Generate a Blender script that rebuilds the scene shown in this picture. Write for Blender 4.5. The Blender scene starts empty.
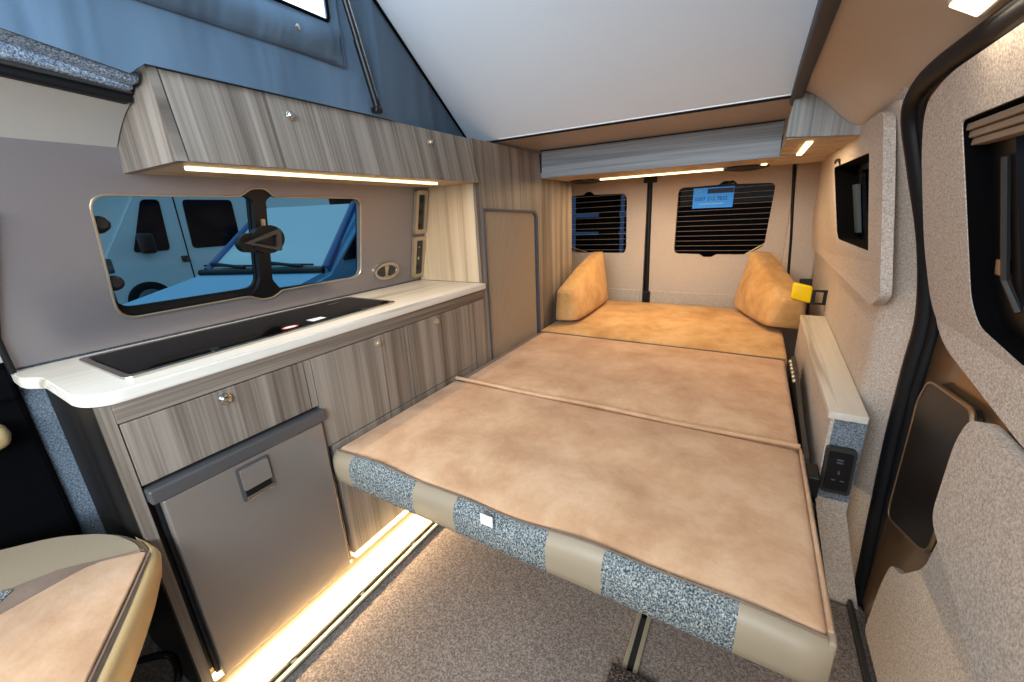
import bpy, bmesh, math, random
from mathutils import Vector, Matrix
random.seed(7)
COL = bpy.context.scene.collection
PI = math.pi

# ------------------------------------------------------------------ helpers
def lin(c):
    return c / 12.92 if c <= .04045 else ((c + .055) / 1.055) ** 2.4
def rgb(r, g, b):
    return (lin(r / 255), lin(g / 255), lin(b / 255), 1)

ORIGIN = {}
def link(o):
    COL.objects.link(o)
    return o

def thing(name, label, cat, loc=(0, 0, 0), group=None):
    o = link(bpy.data.objects.new(name, None))
    o.empty_display_size = .05
    o.location = loc
    o['label'] = label
    o['category'] = cat
    if group:
        o['group'] = group
    ORIGIN[o.name] = Vector(loc)
    return o

def obj(name, bm, mats, parent=None, smooth=None, label=None, kind=None):
    """link bm (built in world coordinates) as ONE mesh object"""
    bmesh.ops.recalc_face_normals(bm, faces=bm.faces)
    if parent is not None:
        org = ORIGIN[parent.name]
    else:
        vs = [v.co for v in bm.verts]
        org = Vector(((min(v.x for v in vs) + max(v.x for v in vs)) / 2, (min(v.y for v in vs) + max(v.y for v in vs)) / 2, min(v.z for v in vs)))
    bmesh.ops.translate(bm, verts=bm.verts, vec=-org)
    me = bpy.data.meshes.new(name)
    bm.to_mesh(me)
    bm.free()
    for m in (mats if isinstance(mats, (list, tuple)) else [mats]):
        me.materials.append(m)
    o = link(bpy.data.objects.new(name, me))
    if parent is not None:
        o.parent = parent
    else:
        o.location = org
    ORIGIN[o.name] = org
    if smooth is not None:
        for p in me.polygons:
            p.use_smooth = True
        try:
            me.set_sharp_from_angle(angle=math.radians(smooth))
        except Exception:
            pass
    if label:
        o['label'] = label
    if kind:
        o['kind'] = kind
    return o

def tag(o, label, cat, group=None):
    o['label'] = label
    o['category'] = cat
    if group:
        o['group'] = group
    return o

def struct(name, bm, mats, parent=None, smooth=None):
    return obj(name, bm, mats, parent, smooth, kind='structure' if parent is None else None)

def new():
    return bmesh.new()

def box(bm, lo, hi, bevel=0, seg=2, mi=0):
    r = bmesh.ops.create_cube(bm, size=1)
    vs = r['verts']
    for v in vs:
        v.co = Vector([lo[i] + (v.co[i] + .5) * (hi[i] - lo[i]) for i in range(3)])
    fs = list({f for v in vs for f in v.link_faces})
    for f in fs:
        f.material_index = mi
    if bevel:
        es = list({e for v in vs for e in v.link_edges})
        r = bmesh.ops.bevel(bm, geom=es, offset=bevel, segments=seg, affect='EDGES', profile=.5)
        for f in r['faces']:
            f.material_index = mi
    return bm

def bx(lo, hi, bevel=0, seg=2):
    return box(new(), lo, hi, bevel, seg)

def tube(bm, pts, r, n=8, cap=True, closed=False, sy=1.0):
    pts = [Vector(p) for p in pts]
    rad = r if isinstance(r, (list, tuple)) else [r] * len(pts)
    rings = []
    up = None
    N = len(pts)
    for i, p in enumerate(pts):
        a = pts[i - 1] if (i > 0 or closed) else p
        b = pts[(i + 1) % N] if (i < N - 1 or closed) else p
        t = (b - a).normalized()
        if up is None:
            up = Vector((0, 0, 1)) if abs(t.z) < .9 else Vector((1, 0, 0))
        s = t.cross(up).normalized()
        up = s.cross(t).normalized()
        rings.append([bm.verts.new(p + (s * math.cos(2 * PI * k / n) + up * math.sin(2 * PI * k / n) * sy) * rad[i]) for k in range(n)])
    for i in range(N - (0 if closed else 1)):
        A, B = rings[i], rings[(i + 1) % N]
        for k in range(n):
            bm.faces.new((A[k], A[(k + 1) % n], B[(k + 1) % n], B[k]))
    if cap and not closed:
        bm.faces.new(rings[0][::-1])
        bm.faces.new(rings[-1])
    return bm

def smooth_path(pts, n=6):
    """Catmull-Rom through pts"""
    P = [Vector(p) for p in pts]
    P = [P[0] * 2 - P[1]] + P + [P[-1] * 2 - P[-2]]
    out = []
    for i in range(1, len(P) - 2):
        for k in range(n):
            t = k / n
            a, b, c, d = P[i - 1], P[i], P[i + 1], P[i + 2]
            out.append(.5 * ((2 * b) + (c - a) * t + (2 * a - 5 * b + 4 * c - d) * t * t + (3 * b - a - 3 * c + d) * t ** 3))
    out.append(P[-2])
    return out

def lathe(bm, prof, axis_o, axis_d, n=24):
    """prof: (radius, height along the axis)"""
    d = Vector(axis_d).normalized()
    u = d.cross(Vector((0, 0, 1)) if abs(d.z) < .9 else Vector((1, 0, 0))).normalized()
    w = d.cross(u)
    o = Vector(axis_o)
    rings = []
    for r, h in prof:
        rings.append([bm.verts.new(o + d * h + (u * math.cos(2 * PI * k / n) + w * math.sin(2 * PI * k / n)) * max(r, 1e-5)) for k in range(n)])
    for A, B in zip(rings, rings[1:]):
        for k in range(n):
            bm.faces.new((A[k], A[(k + 1) % n], B[(k + 1) % n], B[k]))
    bm.faces.new(rings[0][::-1])
    bm.faces.new(rings[-1])
    return bm

def rpoly(pts, r, n=5):
    """round the corners of a 2D polygon; r is one radius or one per corner"""
    out = []
    N = len(pts)
    for i in range(N):
        p = Vector(pts[i])
        a = Vector(pts[i - 1]) - p
        b = Vector(pts[(i + 1) % N]) - p
        ri = r[i] if isinstance(r, (list, tuple)) else r
        ri = min(ri, a.length * .49, b.length * .49)
        if ri < 1e-5:
            out.append(tuple(p))
            continue
        A = p + a.normalized() * ri
        B = p + b.normalized() * ri
        for k in range(n + 1):
            t = k / n
            q = A * (1 - t) ** 2 + p * 2 * t * (1 - t) + B * t * t
            out.append(tuple(q))
    return out

def panel(outer, holes, fmap, t, cuts_v=(), cuts_u=(), bm=None, edge_only=False):
    """flat panel with holes in (u,v); thickness t along w; fmap(u,v,w) gives world coordinates"""
    b = bmesh.new()
    es = []
    for loop in [outer] + list(holes):
        vs = [b.verts.new((p[0], p[1], 0)) for p in loop]
        for i in range(len(vs)):
            es.append(b.edges.new((vs[i], vs[(i + 1) % len(vs)])))
    bmesh.ops.triangle_fill(b, edges=es, use_beauty=True, normal=(0, 0, 1))
    bmesh.ops.dissolve_limit(b, angle_limit=.01, verts=b.verts, edges=b.edges)
    for c in cuts_v:
        bmesh.ops.bisect_plane(b, geom=b.verts[:] + b.edges[:] + b.faces[:], plane_co=(0, c, 0), plane_no=(0, 1, 0))
    for c in cuts_u:
        bmesh.ops.bisect_plane(b, geom=b.verts[:] + b.edges[:] + b.faces[:], plane_co=(c, 0, 0), plane_no=(1, 0, 0))
    if t:
        r = bmesh.ops.extrude_face_region(b, geom=b.faces[:])
        for v in r['geom']:
            if isinstance(v, bmesh.types.BMVert):
                v.co.z = t
    for v in b.verts:
        v.co = Vector(fmap(v.co.x, v.co.y, v.co.z))
    if bm is None:
        return b
    me = bpy.data.meshes.new('tmp')
    b.to_mesh(me)
    b.free()
    bm.from_mesh(me)
    bpy.data.meshes.remove(me)
    return bm

def roundbox(lo, hi, r, n=(10, 10, 4), fn=None, bm=None):
    """box with rounded edges, gridded; fn(u,v,w,co) displaces with u,v,w in -1..1"""
    bm = bm or new()
    lo, hi = Vector(lo), Vector(hi)
    c, h = (lo + hi) / 2, (hi - lo) / 2
    r = min(r, *h) * .999
    cache = {}
    def coords(k, i):
        t = -1 + 2 * i / n[k]
        return t
    # denser sampling near the edges
    def samp(k):
        inner = h[k] - r
        m = max(1, n[k])
        s = [-h[k] + r * (1 - math.cos(PI / 2 * j / 3)) for j in range(3)]
        s += [-inner + 2 * inner * j / m for j in range(m + 1)]
        s += [h[k] - r * (1 - math.cos(PI / 2 * j / 3)) for j in (2, 1, 0)]
        return s
    S = [samp(k) for k in range(3)]
    def vert(i, j, k):
        key = (i, j, k)
        if key in cache:
            return cache[key]
        p = Vector((S[0][i], S[1][j], S[2][k]))
        q = Vector([max(-(h[a] - r), min(h[a] - r, p[a])) for a in range(3)])
        d = p - q
        if d.length > 1e-9:
            # on the cube's skin: push to the sphere
            d = d.normalized() * r
        co = c + q + d
        if fn:
            co = fn(p.x / h.x, p.y / h.y, p.z / h.z, co)
        v = bm.verts.new(co)
        cache[key] = v
        return v
    L = [len(s) - 1 for s in S]
    def quad(*ks):
        vs = [vert(*k) for k in ks]
        try:
            bm.faces.new(vs)
        except ValueError:
            pass
    for i in range(L[0]):
        for j in range(L[1]):
            for k in (0, L[2]):
                quad((i, j, k), (i + 1, j, k), (i + 1, j + 1, k), (i, j + 1, k))
    for i in range(L[0]):
        for k in range(L[2]):
            for j in (0, L[1]):
                quad((i, j, k), (i + 1, j, k), (i + 1, j, k + 1), (i, j, k + 1))
    for j in range(L[1]):
        for k in range(L[2]):
            for i in (0, L[0]):
                quad((i, j, k), (i, j + 1, k), (i, j + 1, k + 1), (i, j, k + 1))
    return bm

def prism(poly, axis, a, b, bevel=0):
    """2D polygon extruded along axis ('x': poly is (y,z); 'y': (x,z); 'z': (x,y))"""
    bm = new()
    def P(p, w):
        return {'x': (w, p[0], p[1]), 'y': (p[0], w, p[1]), 'z': (p[0], p[1], w)}[axis]
    A = [bm.verts.new(P(p, a)) for p in poly]
    B = [bm.verts.new(P(p, b)) for p in poly]
    n = len(poly)
    for i in range(n):
        bm.faces.new((A[i], A[(i + 1) % n], B[(i + 1) % n], B[i]))
    bm.faces.new(A[::-1])
    bm.faces.new(B)
    if bevel:
        bmesh.ops.recalc_face_normals(bm, faces=bm.faces)
        bmesh.ops.bevel(bm, geom=bm.edges[:], offset=bevel, segments=2, affect='EDGES', profile=.5)
    return bm

def grid(fn, us, vs, t=None):
    """open sheet fn(u,v); with t (a vector) it gets a thickness"""
    bm = new()
    V = [[bm.verts.new(fn(u, v)) for v in vs] for u in us]
    for i in range(len(us) - 1):
        for j in range(len(vs) - 1):
            bm.faces.new((V[i][j], V[i + 1][j], V[i + 1][j + 1], V[i][j + 1]))
    if t is not None:
        r = bmesh.ops.extrude_face_region(bm, geom=bm.faces[:])
        bmesh.ops.translate(bm, verts=[g for g in r['geom'] if isinstance(g, bmesh.types.BMVert)], vec=t)
    return bm

def lsp(a, b, n):
    return [a + (b - a) * i / n for i in range(n + 1)]

# ------------------------------------------------------------------ materials
def nodes(name):
    m = bpy.data.materials.new(name)
    m.use_nodes = True
    nt = m.node_tree
    return m, nt, nt.nodes['Principled BSDF']

def flat(name, col, rough=.5, metal=0, spec=.5, bump=0, bscale=200, var=0, vscale=5, coat=0):
    m, nt, b = nodes(name)
    b.inputs['Base Color'].default_value = col
    b.inputs['Roughness'].default_value = rough
    b.inputs['Metallic'].default_value = metal
    b.inputs['Specular IOR Level'].default_value = spec
    b.inputs['Coat Weight'].default_value = coat
    tc = nt.nodes.new('ShaderNodeTexCoord')
    if var:
        n = nt.nodes.new('ShaderNodeTexNoise')
        n.inputs['Scale'].default_value = vscale
        n.inputs['Detail'].default_value = 4
        nt.links.new(tc.outputs['Object'], n.inputs['Vector'])
        mx = nt.nodes.new('ShaderNodeMix')
        mx.data_type = 'RGBA'
        mx.inputs['A'].default_value = [c * (1 - var) for c in col[:3]] + [1]
        mx.inputs['B'].default_value = [min(1, c * (1 + var)) for c in col[:3]] + [1]
        nt.links.new(n.outputs['Fac'], mx.inputs['Factor'])
        nt.links.new(mx.outputs['Result'], b.inputs['Base Color'])
    if bump:
        n = nt.nodes.new('ShaderNodeTexNoise')
        n.inputs['Scale'].default_value = bscale
        n.inputs['Detail'].default_value = 2
        nt.links.new(tc.outputs['Object'], n.inputs['Vector'])
        bp = nt.nodes.new('ShaderNodeBump')
        bp.inputs['Strength'].default_value = bump
        bp.inputs['Distance'].default_value = .004
        nt.links.new(n.outputs['Fac'], bp.inputs['Height'])
        nt.links.new(bp.outputs['Normal'], b.inputs['Normal'])
    return m

def ramp(nt, stops, interp='LINEAR'):
    r = nt.nodes.new('ShaderNodeValToRGB')
    e = r.color_ramp
    e.interpolation = interp
    while len(e.elements) < len(stops):
        e.elements.new(.5)
    for el, (p, c) in zip(e.elements, stops):
        el.position = p
        el.color = c
    return r

def wood(name, dark, mid, light, grain='z', scale=1.0, rough=.45, face=None, soft=.8):
    """laminate with long streaks along the grain axis"""
    m, nt, b = nodes(name)
    tc = nt.nodes.new('ShaderNodeTexCoord')
    def streak(s_across, s_along, detail, dist):
        mp = nt.nodes.new('ShaderNodeMapping')
        sc = [s_across] * 3
        sc['xyz'.index(grain)] = s_along
        if face:
            sc['xyz'.index(face)] = .4
        mp.inputs['Scale'].default_value = sc
        nt.links.new(tc.outputs['Object'], mp.inputs['Vector'])
        n = nt.nodes.new('ShaderNodeTexNoise')
        n.inputs['Scale'].default_value = 1
        n.inputs['Detail'].default_value = detail
        n.inputs['Roughness'].default_value = .55
        n.inputs['Distortion'].default_value = dist
        nt.links.new(mp.outputs['Vector'], n.inputs['Vector'])
        return n
    n1 = streak(20 * scale, .5, 3, .15)
    n2 = streak(150 * scale, 1.6, 3, .05)
    n3 = streak(42 * scale, .7, 2, .1)
    mx = nt.nodes.new('ShaderNodeMix')
    mx.data_type = 'FLOAT'
    mx.inputs['Factor'].default_value = .35
    nt.links.new(n1.outputs['Fac'], mx.inputs['A'])
    nt.links.new(n2.outputs['Fac'], mx.inputs['B'])
    r = ramp(nt, [(.33, dark), (.46, mid), (.6, light)])
    nt.links.new(mx.outputs['Result'], r.inputs['Fac'])
    r2 = ramp(nt, [(.32, (.52, .49, .47, 1)), (.41, (1, 1, 1, 1))])
    nt.links.new(n3.outputs['Fac'], r2.inputs['Fac'])
    mu = nt.nodes.new('ShaderNodeMix')
    mu.data_type = 'RGBA'
    mu.blend_type = 'MULTIPLY'
    mu.inputs['Factor'].default_value = soft
    nt.links.new(r.outputs['Color'], mu.inputs['A'])
    nt.links.new(r2.outputs['Color'], mu.inputs['B'])
    nt.links.new(mu.outputs['Result'], b.inputs['Base Color'])
    b.inputs['Roughness'].default_value = rough
    return m

def speckle(name, cols, scale, rough=.95, bump=.4, mixbig=.0, sheen=0, stretch=None):
    """fabric or carpet of mixed fibres: cols dark to light"""
    m, nt, b = nodes(name)
    tc = nt.nodes.new('ShaderNodeTexCoord')
    mp = nt.nodes.new('ShaderNodeMapping')
    mp.inputs['Scale'].default_value = stretch or (1, 1, 1)
    nt.links.new(tc.outputs['Object'], mp.inputs['Vector'])
    n = nt.nodes.new('ShaderNodeTexNoise')
    n.inputs['Scale'].default_value = scale
    n.inputs['Detail'].default_value = 3
    n.inputs['Roughness'].default_value = .7
    nt.links.new(mp.outputs['Vector'], n.inputs['Vector'])
    k = len(cols)
    r = ramp(nt, [(.34 + .32 * i / (k - 1), c) for i, c in enumerate(cols)])
    nt.links.new(n.outputs['Fac'], r.inputs['Fac'])
    out = r.outputs['Color']
    if mixbig:
        n2 = nt.nodes.new('ShaderNodeTexNoise')
        n2.inputs['Scale'].default_value = 3.5
        n2.inputs['Detail'].default_value = 3
        nt.links.new(tc.outputs['Object'], n2.inputs['Vector'])
        r2 = ramp(nt, [(.3, (1 - mixbig,) * 3 + (1,)), (.7, (1, 1, 1, 1))])
        nt.links.new(n2.outputs['Fac'], r2.inputs['Fac'])
        mu = nt.nodes.new('ShaderNodeMix')
        mu.data_type = 'RGBA'
        mu.blend_type = 'MULTIPLY'
        mu.inputs['Factor'].default_value = 1
        nt.links.new(out, mu.inputs['A'])
        nt.links.new(r2.outputs['Color'], mu.inputs['B'])
        out = mu.outputs['Result']
    nt.links.new(out, b.inputs['Base Color'])
    b.inputs['Roughness'].default_value = rough
    b.inputs['Specular IOR Level'].default_value = .15
    b.inputs['Sheen Weight'].default_value = sheen
    bp = nt.nodes.new('ShaderNodeBump')
    bp.inputs['Strength'].default_value = bump
    bp.inputs['Distance'].default_value = .003
    nt.links.new(n.outputs['Fac'], bp.inputs['Height'])
    nt.links.new(bp.outputs['Normal'], b.inputs['Normal'])
    return m

def suede(name, a, bcol, c):
    m, nt, b = nodes(name)
    tc = nt.nodes.new('ShaderNodeTexCoord')
    n = nt.nodes.new('ShaderNodeTexNoise')
    n.inputs['Scale'].default_value = 6
    n.inputs['Detail'].default_value = 9
    n.inputs['Roughness'].default_value = .68
    n.inputs['Distortion'].default_value = .15
    nt.links.new(tc.outputs['Object'], n.inputs['Vector'])
    r = ramp(nt, [(.32, a), (.5, bcol), (.66, c)])
    nt.links.new(n.outputs['Fac'], r.inputs['Fac'])
    nt.links.new(r.outputs['Color'], b.inputs['Base Color'])
    b.inputs['Roughness'].default_value = .9
    b.inputs['Specular IOR Level'].default_value = .15
    b.inputs['Sheen Weight'].default_value = .12
    b.inputs['Sheen Roughness'].default_value = .6
    n2 = nt.nodes.new('ShaderNodeTexNoise')
    n2.inputs['Scale'].default_value = 90
    n2.inputs['Detail'].default_value = 4
    nt.links.new(tc.outputs['Object'], n2.inputs['Vector'])
    bp = nt.nodes.new('ShaderNodeBump')
    bp.inputs['Strength'].default_value = .18
    bp.inputs['Distance'].default_value = .003
    nt.links.new(n2.outputs['Fac'], bp.inputs['Height'])
    nt.links.new(bp.outputs['Normal'], b.inputs['Normal'])
    return m

def emit(name, col, strength):
    m, nt, b = nodes(name)
    b.inputs['Base Color'].default_value = col
    b.inputs['Emission Color'].default_value = col
    b.inputs['Emission Strength'].default_value = strength
    return m

def glass(name, tint, gloss=.1, base=None, base_w=0.0):
    """thin tinted pane: coloured transparency, a little mirror reflection, and for privacy glass a dark body"""
    m, nt, b = nodes(name)
    nt.nodes.remove(b)
    out = nt.nodes['Material Output']
    tr = nt.nodes.new('ShaderNodeBsdfTransparent')
    tr.inputs['Color'].default_value = tint
    gl = nt.nodes.new('ShaderNodeBsdfGlossy')
    gl.inputs['Roughness'].default_value = .02
    lw = nt.nodes.new('ShaderNodeFresnel')
    lw.inputs['IOR'].default_value = 1.45
    ml = nt.nodes.new('ShaderNodeMath')
    ml.operation = 'MULTIPLY'
    ml.inputs[1].default_value = gloss * 10
    nt.links.new(lw.outputs['Fac'], ml.inputs[0])
    mx = nt.nodes.new('ShaderNodeMixShader')
    nt.links.new(ml.outputs[0], mx.inputs['Fac'])
    src = tr.outputs[0]
    if base:
        df = nt.nodes.new('ShaderNodeBsdfDiffuse')
        df.inputs['Color'].default_value = base
        m2 = nt.nodes.new('ShaderNodeMixShader')
        m2.inputs['Fac'].default_value = base_w
        nt.links.new(tr.outputs[0], m2.inputs[1])
        nt.links.new(df.outputs[0], m2.inputs[2])
        src = m2.outputs[0]
    nt.links.new(src, mx.inputs[1])
    nt.links.new(gl.outputs[0], mx.inputs[2])
    nt.links.new(mx.outputs[0], out.inputs['Surface'])
    return m

def brushed(name, col, rough=.4, metal=.75):
    m, nt, b = nodes(name)
    b.inputs['Base Color'].default_value = col
    b.inputs['Metallic'].default_value = metal
    tc = nt.nodes.new('ShaderNodeTexCoord')
    mp = nt.nodes.new('ShaderNodeMapping')
    mp.inputs['Scale'].default_value = (400, 6, 400)
    nt.links.new(tc.outputs['Object'], mp.inputs['Vector'])
    n = nt.nodes.new('ShaderNodeTexNoise')
    n.inputs['Scale'].default_value = 1
    nt.links.new(mp.outputs['Vector'], n.inputs['Vector'])
    r = ramp(nt, [(.2, (rough - .06,) * 3 + (1,)), (.8, (rough + .06,) * 3 + (1,))])
    nt.links.new(n.outputs['Fac'], r.inputs['Fac'])
    nt.links.new(r.outputs['Color'], b.inputs['Roughness'])
    return m

def canvas_mat(name, col, dark):
    m, nt, b = nodes(name)
    tc = nt.nodes.new('ShaderNodeTexCoord')
    mp = nt.nodes.new('ShaderNodeMapping')
    mp.inputs['Rotation'].default_value = (-.4, 0, 0)
    mp.inputs['Scale'].default_value = (1, 6, 1.3)
    nt.links.new(tc.outputs['Object'], mp.inputs['Vector'])
    n = nt.nodes.new('ShaderNodeTexNoise')
    n.inputs['Scale'].default_value = 1.4
    n.inputs['Detail'].default_value = 2
    n.inputs['Distortion'].default_value = .5
    nt.links.new(mp.outputs['Vector'], n.inputs['Vector'])
    bp = nt.nodes.new('ShaderNodeBump')
    bp.inputs['Strength'].default_value = .5
    bp.inputs['Distance'].default_value = .025
    nt.links.new(n.outputs['Fac'], bp.inputs['Height'])
    nt.links.new(bp.outputs['Normal'], b.inputs['Normal'])
    r = ramp(nt, [(.3, dark), (.6, col)])
    nt.links.new(n.outputs['Fac'], r.inputs['Fac'])
    nt.links.new(r.outputs['Color'], b.inputs['Base Color'])
    b.inputs['Roughness'].default_value = .8
    b.inputs['Specular IOR Level'].default_value = .25
    return m

WD = (rgb(84, 74, 65), rgb(126, 114, 102), rgb(156, 144, 131))
M = dict(
    wood_v=wood('grey_elm_upright', *WD, grain='z', face='x'),
    wood_h=wood('grey_elm_lengthways', *WD, grain='y', face='x'),
    wood_x=wood('grey_elm_crossways', rgb(92, 96, 100), rgb(132, 137, 142), rgb(162, 167, 172), grain='x', face='y'),
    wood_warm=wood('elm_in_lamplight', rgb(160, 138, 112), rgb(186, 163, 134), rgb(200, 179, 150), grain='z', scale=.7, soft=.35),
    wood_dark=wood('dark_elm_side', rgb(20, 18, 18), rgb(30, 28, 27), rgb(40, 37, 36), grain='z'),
    wood_end=wood('brown_grey_elm_end', rgb(82, 72, 64), rgb(122, 110, 99), rgb(146, 134, 122), grain='z', face='y'),
    wood_grey=wood('pale_grey_elm', rgb(98, 95, 92), rgb(138, 136, 132), rgb(164, 162, 158), grain='z', face='y'),
    laminate=wood('pale_oak_worktop', rgb(200, 190, 175), rgb(214, 205, 191), rgb(224, 216, 204), grain='y', scale=.5, rough=.35),
    wall_metal=brushed('bronze_grey_panel', rgb(142, 135, 135), .34, .45),
    fridge=brushed('bronze_grey_fridge', rgb(152, 142, 134), .4, .5),
    fridge_dark=brushed('dark_grey_fridge_trim', rgb(104, 102, 102), .4, .5),
    suede=suede('tan_suede', rgb(184, 142, 108), rgb(201, 162, 127), rgb(215, 180, 147)),
    suede_lamplit=suede('lamp_tinted_suede', rgb(174, 132, 78), rgb(197, 156, 102), rgb(211, 173, 124)),  # tan suede with the rear lamps' warmth put into its colour
    suede_dark=suede('brown_suede', rgb(112, 92, 78), rgb(128, 106, 90), rgb(142, 118, 100)),
    leather=flat('beige_leather', rgb(160, 144, 121), .45, bump=.08, bscale=300, var=.05),
    tan_leather=flat('tan_leather', rgb(206, 176, 128), .45, bump=.08, bscale=300, var=.05),
    tweed=speckle('blue_grey_tweed', [rgb(44, 50, 56), rgb(90, 98, 102), rgb(146, 150, 146), rgb(198, 194, 182)], 330, bump=.6, stretch=(1, 1, .7)),
    carpet=speckle('taupe_carpet', [rgb(110, 98, 90), rgb(146, 132, 121), rgb(180, 166, 154)], 210, mixbig=.12),
    offcut=speckle('dark_fleck_carpet', [rgb(26, 22, 20), rgb(70, 60, 54), rgb(150, 134, 122)], 230),
    lining=speckle('stone_lining_carpet', [rgb(172, 157, 143), rgb(204, 190, 177), rgb(226, 214, 203)], 260, mixbig=.05, bump=.35),
    grey_carpet=speckle('blue_grey_carpet', [rgb(84, 92, 100), rgb(124, 133, 142), rgb(158, 166, 172)], 260, bump=.5),
    fleece=speckle('speckled_grey_carpet', [rgb(66, 76, 88), rgb(136, 150, 166), rgb(205, 214, 224)], 300, bump=.8),
    headliner=flat('cream_headliner', rgb(208, 194, 180), .8, bump=.15, bscale=250, var=.04),
    cream=flat('cream_plastic', rgb(184, 177, 168), .55),
    canvas=canvas_mat('blue_grey_canvas', rgb(98, 117, 134), rgb(84, 103, 120)),
    roof=flat('white_roof_lining', rgb(218, 229, 240), .6, bump=.05, bscale=400),
    strip=flat('bronze_ceiling_board', rgb(172, 160, 146), .4, metal=.1),
    black=flat('black_plastic', rgb(16, 16, 18), .4),
    rubber=flat('black_rubber', rgb(17, 18, 22), .5, spec=.4),
    soft_black=flat('black_lining', rgb(8, 8, 10), .9, spec=.1),
    dark=flat('dark_grey_plastic', rgb(58, 56, 54), .45),
    greyedge=flat('blue_grey_edging', rgb(74, 79, 92), .45),
    trimgrey=flat('grey_roof_trim', rgb(64, 64, 68), .55),
    chrome=flat('brushed_steel', rgb(205, 200, 192), .22, metal=1),
    alu=flat('aluminium', rgb(214, 202, 172), .35, metal=.45),
    satin=flat('satin_nickel', rgb(196, 182, 160), .35, metal=.8),
    hob=flat('black_hob_glass', rgb(6, 6, 8), .08, spec=.07),
    champagne=flat('bronze_paint', rgb(146, 118, 86), .3, metal=.65, coat=.3),
    recess=flat('dark_brown_plastic', rgb(36, 30, 26), .4),
    tambour=flat('beige_slatted_shutter', rgb(168, 145, 119), .5),
    yellow=flat('yellow_plastic', rgb(250, 214, 10), .35),
    white=flat('white_plastic', rgb(235, 235, 232), .4),
    ivory=flat('ivory_spill_and_plinth', rgb(200, 188, 166), .5),
    red=flat('red_print', rgb(190, 60, 50), .4),
    blue=emit('blue_sticker_backlit', rgb(32, 130, 205), .45),  # glow stands in for daylight behind the film
    navy=flat('navy_print', rgb(12, 40, 84), .5),
    pale_print=flat('pale_print', rgb(150, 205, 240), .5),
    filament=flat('copper_heater_line', rgb(170, 150, 136), .4),
    slate=flat('slate_speaker_cloth', rgb(28, 28, 30), .7),
    blind=flat('taupe_blind', rgb(146, 124, 104), .6),
    mirror_grey=flat('grey_reflector', rgb(86, 96, 104), .3),
    led=emit('warm_led', rgb(255, 226, 170), 2.5),
    led_hot=emit('bright_warm_led', rgb(255, 226, 170), 3.5),
    lamp=emit('ceiling_lamp_diffuser', rgb(255, 236, 200), 2.2),
    vinyl=emit('daylit_window_vinyl', rgb(236, 242, 250), .9),
    blue_glass=glass('blue_tinted_glass', (.36, .66, .80, 1), .04),
    rear_glass=glass('heated_rear_glass', (.10, .13, .17, 1), .008, (.004, .004, .005, 1), .6),
    dark_glass=glass('privacy_glass', (.12, .16, .22, 1), .02, (.004, .004, .005, 1), .75),
    van_white=flat('white_van_paint', rgb(225, 230, 235), .25, coat=.4),
    car_blue=flat('pale_blue_car_paint', rgb(130, 182, 216), .25, coat=.4),
    car_pillar=flat('blue_car_paint', rgb(40, 92, 150), .25, coat=.4),
    car_glass=flat('dark_car_window', rgb(14, 24, 34), .12, spec=.3),
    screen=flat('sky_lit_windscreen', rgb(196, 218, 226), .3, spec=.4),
    tarmac=flat('tarmac', rgb(66, 68, 70), .9, bump=.3, bscale=60),
    dark_wall=flat('dark_shed_wall', rgb(24, 24, 28), .8),
    glow_bar=emit('pale_blue_streak', rgb(150, 190, 235), 1.3),
)

# ------------------------------------------------------------------ profiles of the van
def xl(z):                                  # left wall lining
    return -1.36 + max(0, z - .82) * .249
def xd(y, z):                               # sliding door lining
    return .36 - max(0, z - .85) * .27
def xq0(y, z):                              # right rear lining
    low = .033 * max(0, min(1, (y - 1.2) / 1.1)) * max(0, min(1, (1.0 - z) / .3))
    return .297 + low - max(0, z - .88) * .14 * max(0, min(1, (3.0 - y) / .8)) + max(0, .59 - z) * .09
def xq(y, z):                               # the same with its flare to the door seal
    t = max(0, min(1, (1.37 - y) / .12))
    a = .05 * max(0, min(1, (1.27 - z) / .38))
    return xq0(y, z) + a * t * t * (3 - 2 * t)
def ring(loop, fmap, w0, w1):
    bm = bmesh.new()
    A = [bm.verts.new(fmap(p[0], p[1], w0)) for p in loop]
    B = [bm.verts.new(fmap(p[0], p[1], w1)) for p in loop]
    n = len(loop)
    for i in range(n):
        bm.faces.new((A[i], A[(i + 1) % n], B[(i + 1) % n], B[i]))
    return bm
def shrink(loop, k):
    cx = sum(p[0] for p in loop) / len(loop)
    cy = sum(p[1] for p in loop) / len(loop)
    return [(cx + (p[0] - cx) * k, cy + (p[1] - cy) * k) for p in loop]

# ------------------------------------------------------------------ setting
struct('floor', bx((-1.42, -.7, -.04), (.42, 3.12, 0)), M['carpet'])

# left wall: brushed bronze-grey lining with the window opening
win_l = rpoly([(.345, .89), (.66, .89), (.697, .872), (.733, .872), (.765, .89), (1.09, .89), (1.083, 1.18), (.76, 1.18), (.733, 1.203), (.695, 1.203), (.66, 1.18), (.345, 1.18)],
              [.045, .012, .012, .012, .012, .035, .035, .012, .012, .012, .012, .035])
b = panel([(.152, .825), (1.45, .825), (1.45, 1.31), (.25, 1.31), (.235, 1.25), (.152, .9)], [win_l], lambda u, v, w: (xl(v) - w, u, v), .022)
wall_l = struct('wall_left', b, M['wall_metal'])
# bright rounded lip round the opening
b = new()
tube(b, [(xl(v) + .001, u, v) for u, v in win_l], .0028, 6, closed=True)
obj('opening_lip', b, M['satin'], wall_l, 40)
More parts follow.
